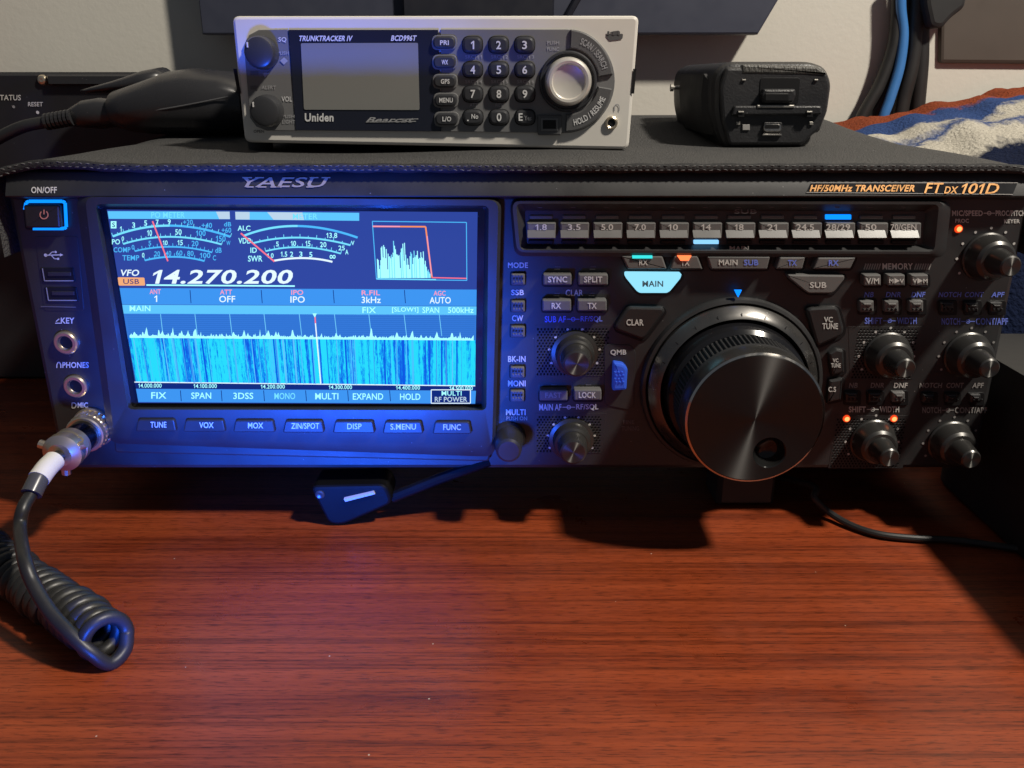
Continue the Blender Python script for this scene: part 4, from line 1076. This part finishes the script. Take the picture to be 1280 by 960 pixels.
# ------------------------------------------------------------------ power adapter and its cable, lying on the cover
AD = thing('power_adapter', (-.16, .13, .172), 'rounded black power adapter lying on the cover left of the silver scanner', 'adapter')
def loft_x(secs, Yc, m, mb, n=20, ex=2.6):
    loops = []
    for (x, yt, yb, dep) in secs:
        t = W(x, yt, Yc); d = W(x, yb, Yc); zc = (t.z + d.z) / 2; hz = (t.z - d.z) / 2; X_ = (t.x + d.x) / 2
        lp = []
        for i in range(n):
            a = 2 * math.pi * i / n; ca, sa = math.cos(a), math.sin(a)
            lp.append((X_, Yc + dep * math.copysign(abs(ca) ** (2 / ex), ca), zc + hz * math.copysign(abs(sa) ** (2 / ex), sa)))
        loops.append(lp)
    mb.loft(loops, m)
b = MB(); loft_x([(146, 130, 142, .008), (149, 121, 152, .018), (156, 112, 160, .024), (175, 106, 165, .028), (200, 97, 167, .030), (222, 89, 168, .031), (250, 85, 168, .031), (290, 89, 168, .030), (318, 96, 168, .028), (324, 112, 160, .02)], .160, M_adapt, b, n=28)
b.build('shell', AD, angle=60)
b = MB(); b.tube(catmull([W(168, 141, .1325), W(200, 137, .1295), W(240, 130, .1288), W(285, 121, .1295)], 8), .00045, mat('seam_grey', (.10, .10, .105), .4), n=8); b.build('seam', AD)
b = MB(); loft_x([(104, 112, 116, .004), (120, 108, 117, .010), (150, 100, 116, .014), (185, 88, 115, .016), (205, 84, 115, .014), (215, 90, 112, .008)], .182, M_adapt, b, n=20); b.build('rear_shell', AD, angle=60)
CB = thing('power_cable', (-.26, .10, .172), 'black power cable with ribbed strain relief plugged into the rounded adapter', 'cable')
b = MB(); loft_x([(84, 146, 152, .004), (92, 134, 158, .008), (108, 125, 160, .010), (128, 122, 161, .011), (148, 124, 158, .011)], .150, M_adapt, b, n=20); b.build('plug', CB, angle=60)
b = MB(); pa = [W(x, y, .143) for x, y in ((-60, 205), (-25, 186), (5, 169), (30, 158), (58, 152.5), (72, 151), (90, 149))]
b.tube(catmull(pa, 8), .0034, M_cblack, n=12); b.build('cord', CB, angle=60)
b = MB()
for i in range(7):
    p = W(58 + i * 5, 152.5 - i * .9, .143); q = W(61 + i * 5, 152 - i * .9, .143); b.tube([p, q], .0046, M_adapt, n=14)
b.build('strain_relief', CB)

# ------------------------------------------------------------------ microphone plug and coiled cord
MC = thing('microphone_cable', (-.2, -.05, 0), 'coiled black microphone cord with silver plug screwed into the front socket', 'microphone cable')
c = W(118, 533); c = (c.x, c.z)
b = MB(); b.lathe(c, [(.0018, .0082), (.0022, .0088), (.0065, .0088), (.0070, .0082)], M_nickel, n=96, teeth=(1, 2, .0004, 2)); b.lathe(c, [(.0070, .0084), (.0095, .0084), (.0100, .0078), (.0100, .0066)], M_nickel, n=48)
b.build('coupling_ring', MC)
b = MB(); b.lathe(c, [(.0095, .0068), (.0200, .0066)], mat('plug_barrel', (.10, .095, .09), .18, metal=1.), n=48); b.build('plug_barrel', MC)
b = MB(); b.lathe(c, [(.0195, .0066), (.0200, .0078), (.0232, .0078), (.0238, .0068), (.0248, .0066), (.0250, .0080), (.0262, .0082), (.0295, .0082), (.0305, .0070), (.0318, .0050)], M_nickel, n=8 * 6)
for a in (20, 160, 265):
    a = math.radians(a); p = Vector((c[0] + .0082 * math.cos(a), -.0275, c[1] + .0082 * math.sin(a))); q = p + Vector((math.cos(a), 0, math.sin(a))) * .0024
    b.tube([p, q], .0019, M_nickel, n=10)
b.build('cord_clamp', MC)
X0, Z0 = c
lead = [Vector((X0, -.030, Z0)), Vector((X0, -.036, Z0 - .0002)), Vector((X0 - .0003, -.042, Z0 - .0010)), Vector((X0 - .0008, -.048, Z0 - .0030)), Vector((X0 - .0015, -.0535, Z0 - .0068))]
b = MB(); b.tube(catmull([lead[1], lead[2], lead[3]], 6), .0042, M_white, n=20); b.build('marker_sleeve', MC)
b = MB(); b.tube(catmull([lead[2] * .2 + lead[3] * .8, lead[3], lead[4]], 6), .0040, mat('heat_shrink', (.07, .07, .072), .25, cvar=.1), n=18); b.build('cord_boot', MC)
CR = .00255
HC0 = G(133, 797, .0098); HC1 = G(-45, 672, .0098)
ax = (HC1 - HC0); Ln = ax.length; ax.normalize(); sd = Vector((0, 0, 1)).cross(ax).normalized(); upv = Vector((0, 0, 1))
def hel(th, r=.0072, pitch=.00545):
    return HC0 + ax * (pitch * th / (2 * math.pi)) + sd * (r * math.cos(th)) + upv * (r * math.sin(th))
def around(sm, r, deg):                       # point beside the coil axis: sm metres behind the front end
    a = math.radians(deg); return HC0 + ax * sm + sd * (r * math.cos(a)) + upv * (r * math.sin(a))
pts = [lead[0], lead[2], lead[4], W(29, 636, -.060), W(25, 662, -.066), G(31, 700, .032), G(42, 730, .026), G(63, 765, .0195), G(90, 794, .0140), G(113, 815, .0085), around(-.0042, .0080, -72), around(-.0034, .0073, -122), around(-.0010, .0072, -172)]
path = catmull(pts, 10)
turns = int(Ln / .0050)
for i in range(1, int(turns * 24)):
    path.append(around(-.0010 + .0050 * i / 24 + .0005 * math.sin(i * .031 + 1), .0072 - .0004 * math.sin(i * .05) + .00035 * math.sin(i * .113), -172 - i * 15) + upv * .0006 * math.sin(i * .017))
b = MB(); b.tube(path, CR, M_cord, n=12); b.build('coiled_cord', MC, angle=70)

# ------------------------------------------------------------------ thin cable under the right front
b = MB(); pts = [(.118, .05, .004), G(1012, 606, .012), G(1018, 622, .010), G(1036, 640, .004), G(1065, 657, .0022), G(1100, 668, .0022), G(1145, 673, .0022), G(1200, 676, .0022), G(1300, 690, .0022)]
b.tube(catmull(pts, 8), .0016, M_cblack, n=10); tag(b.build('thin_cable'), 'thin black cable curving over the desk from under the right front of the transceiver', 'cable')

# ------------------------------------------------------------------ black box at the right edge, shaped for the shadow it casts
SP = thing('desk_shadow_caster', (.262, -.07, 0), 'low black box beside the transceiver at the right edge, shaped to cast the desk shadow', 'speaker')
b = MB()
pl = rpoly([(.2225, -.137), (.32, -.137), (.32, .055), (.2225, .055)], .022, 10)
b.loft([[(x, y, z) for x, y in pl] for z in (.001, .076)], M_caster)
b.build('cabinet', SP)
b = MB(); b.box(.248, .294, -.1385, -.1360, .010, .066, mat('inset_cloth', (.01, .01, .011), .9, bump=.5, bscale=1200), .001); b.build('front_inset', SP)

# ------------------------------------------------------------------ monitor on the wall
MN = thing('wall_monitor', (0, WALL_Y, .3), 'dark grey monitor fixed on the wall, its lower edge above the scanner', 'monitor')
b = MB(); Ym = WALL_Y - .034
ml = [(W(252, 40, Ym).x, W(640, 43, Ym).z), (W(948, 40, Ym).x, W(640, 43, Ym).z), (W(985, -20, Ym).x, W(640, -20, Ym).z), (W(985, -20, Ym).x, .62), (W(252, 40, Ym).x, .62)]
b.padw(ml, WALL_Y - .018, Ym, .002, M_mon, cap0=True); b.build('housing', MN)
b = MB(); xa, xb = W(505, 10, Ym).x, W(692, 10, Ym).x
b.box(xa, xb, Ym - .010, Ym - .0005, W(640, 20, Ym).z - .06, .60, M_mond, .002); b.build('stand_neck', MN)
b = MB(); b.box(W(420, 0, Ym).x, W(820, 0, Ym).x, WALL_Y - .018, WALL_Y - .0004, .34, .54, M_mond, .002); b.build('wall_bracket', MN)
b = MB(); b.tube([W(728, -12, Ym - .006), W(712, 16, Ym - .006), W(700, 50, Ym - .006)], .003, M_mond, n=10); tag(b.build('monitor_lead'), 'black lead hanging slantwise in front of the dark monitor', 'cable')

# ------------------------------------------------------------------ cables at the right of the wall
def cable(name, px, Y, r, m, label, grp=None):
    b = MB(); b.tube(catmull([W(x, y, Y + dy) for x, y, dy in px], 8), r, m, n=12); return tag(b.build(name, angle=60), label, 'cable', grp)
g_ = 'cables hanging down the wall'
cable('network_cable', [(1126, -30, 0), (1126, 10, 0), (1129, 45, 0), (1124, 85, -.002), (1112, 125, -.004), (1103, 150, -.004), (1094, 190, 0)], .452, .0045, M_cblue, 'bright blue network cable hanging among black cables', g_)
cable('black_cable', [(1122, -20, 0), (1121, 20, 0), (1116, 60, 0), (1100, 105, 0), (1078, 145, 0), (1066, 180, 0)], .456, .0055, M_cblack, 'leftmost black cable, slanting down left of the blue cable', g_)
cable('black_cable', [(1131, -20, 0), (1128, 30, 0), (1118, 80, 0), (1101, 125, 0), (1085, 155, 0), (1080, 190, 0)], .462, .0050, M_cblack, 'black cable running closely along the left side of the blue cable', g_)
cable('black_cable', [(1148, -20, 0), (1145, 30, 0), (1140, 80, 0), (1128, 130, 0), (1120, 180, 0)], .458, .0066, M_cblack, 'thick black cable hanging just right of the blue cable', g_)
cable('black_cable', [(1156, -20, 0), (1152, 30, 0), (1151, 80, 0), (1146, 140, 0), (1142, 190, 0)], .460, .0068, M_cblack, 'rightmost thick black cable hanging nearly straight down', g_)
b = MB(); b.pad(rpoly([(1138, -40), (1196, -40), (1188, 12), (1172, 24), (1160, 38), (1146, 36), (1140, 10)], 6), .468, .440, .004, M_rubber); tag(b.build('cable_plug'), 'black plug body at the top of the hanging cables', 'plug')
# flat board added on the wall, its brown stands in for a shadow
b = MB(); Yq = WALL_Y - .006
b.pad(rpoly([(1174, -60), (1420, -60), (1420, 81), (1172, 79)], 4), WALL_Y - .0005, Yq, .003, mat('shadow_brown', (.085, .068, .056), .6, cvar=.15, nscale=30))
tag(b.build('shadow_board'), 'dark brown board painting in a wall shadow above the orange and blue blanket', 'board')

# ------------------------------------------------------------------ patterned blanket
def blanket():
    b = MB(); nx, ny = 60, 40; x0, x1, y0, y1 = .238, .60, .07, .455
    uv = b.bm.loops.layers.uv.new('UVMap')
    pA, pB = W(1105, 153, .36), W(1280, 118, .36); XA, ZA, XB2, ZB2 = pA.x, pA.z, pB.x, pB.z
    V = []
    for j in range(ny + 1):
        row = []
        for i in range(nx + 1):
            u, v = i / nx, j / ny; X_ = x0 + (x1 - x0) * u; Y_ = y0 + (y1 - y0) * v
            top = ZA + (ZB2 - ZA) * (X_ - XA) / (XB2 - XA)
            z = top - .050 * (1 - math.sin(min(1, v / .72) * math.pi * .5)) - .03 * max(0, v - .8) + .0022 * math.sin(X_ * 95 + 9 * Y_) + .0016 * math.sin(Y_ * 120 + X_ * 35) + .0012 * math.sin(X_ * 210 - Y_ * 60)
            z -= .05 * max(0, .06 - v) / .06 + .04 * max(0, .05 - u) / .05
            row.append(b.bm.verts.new((X_, Y_, z)))
        V.append(row)
    k = b.mi(M_blanket)
    for j in range(ny):
        for i in range(nx):
            f = b.bm.faces.new((V[j][i], V[j][i + 1], V[j + 1][i + 1], V[j + 1][i])); f.material_index = k
            for l, (a, c_) in zip(f.loops, ((i, j), (i + 1, j), (i + 1, j + 1), (i, j + 1))): l[uv].uv = (a / nx, c_ / ny)
    # skirt down to the desk so the pile has depth
    ring = [V[0][i] for i in range(nx + 1)] + [V[j][nx] for j in range(1, ny + 1)] + [V[ny][i] for i in range(nx - 1, -1, -1)] + [V[j][0] for j in range(ny - 1, 0, -1)]
    low = [b.bm.verts.new((v.co.x, v.co.y, .001)) for v in ring]
    for i in range(len(ring)):
        f = b.bm.faces.new((ring[i], ring[(i + 1) % len(ring)], low[(i + 1) % len(ring)], low[i])); f.material_index = k
    return tag(b.build('folded_blanket', angle=60), 'orange, white and blue patterned blanket heaped behind the right end of the radio', 'blanket')
blanket()

# ------------------------------------------------------------------ light
w = bpy.data.worlds.new('World'); sc.world = w; w.use_nodes = True
bg = w.node_tree.nodes['Background']; bg.inputs[0].default_value = (.72, .82, 1, 1); bg.inputs[1].default_value = .085
def lamp(name, kind, loc, tgt, energy, col, **kw):
    l = bpy.data.lights.new(name, kind); l.energy = energy; l.color = col
    for k_, v_ in kw.items(): setattr(l, k_, v_)
    o = bpy.data.objects.new(name, l); COL.objects.link(o); o.location = loc
    o.rotation_euler = (Vector(tgt) - Vector(loc)).to_track_quat('-Z', 'Y').to_euler()
    return o
lamp('ceiling_lamp', 'POINT', (.86, -.46, 1.32), (0, 0, 0), 112, (1, .92, .80), shadow_soft_size=.06)
lamp('bloom_fill_lamp', 'SPOT', (-.095, -.245, .022), (-.092, 0, .068), 17, (.012, .11, 1.0), shadow_soft_size=.02, spot_size=math.radians(56), spot_blend=1.0)  # added spot without a real source, stands in for the screen's lens bloom

# ------------------------------------------------------------------ camera and colour
cam = bpy.data.cameras.new('camera'); co = bpy.data.objects.new('camera', cam); COL.objects.link(co)
co.location = CAM; co.rotation_euler = (math.pi / 2 - PITCH, 0, 0)
cam.sensor_width = 36; cam.lens = 36 * F_PX / 1280; cam.clip_start = .01; cam.clip_end = 20
sc.camera = co
sc.view_settings.view_transform = 'Standard'; sc.view_settings.look = 'None'; sc.view_settings.exposure = 0; sc.view_settings.gamma = 1
sc.cycles.use_denoising = True
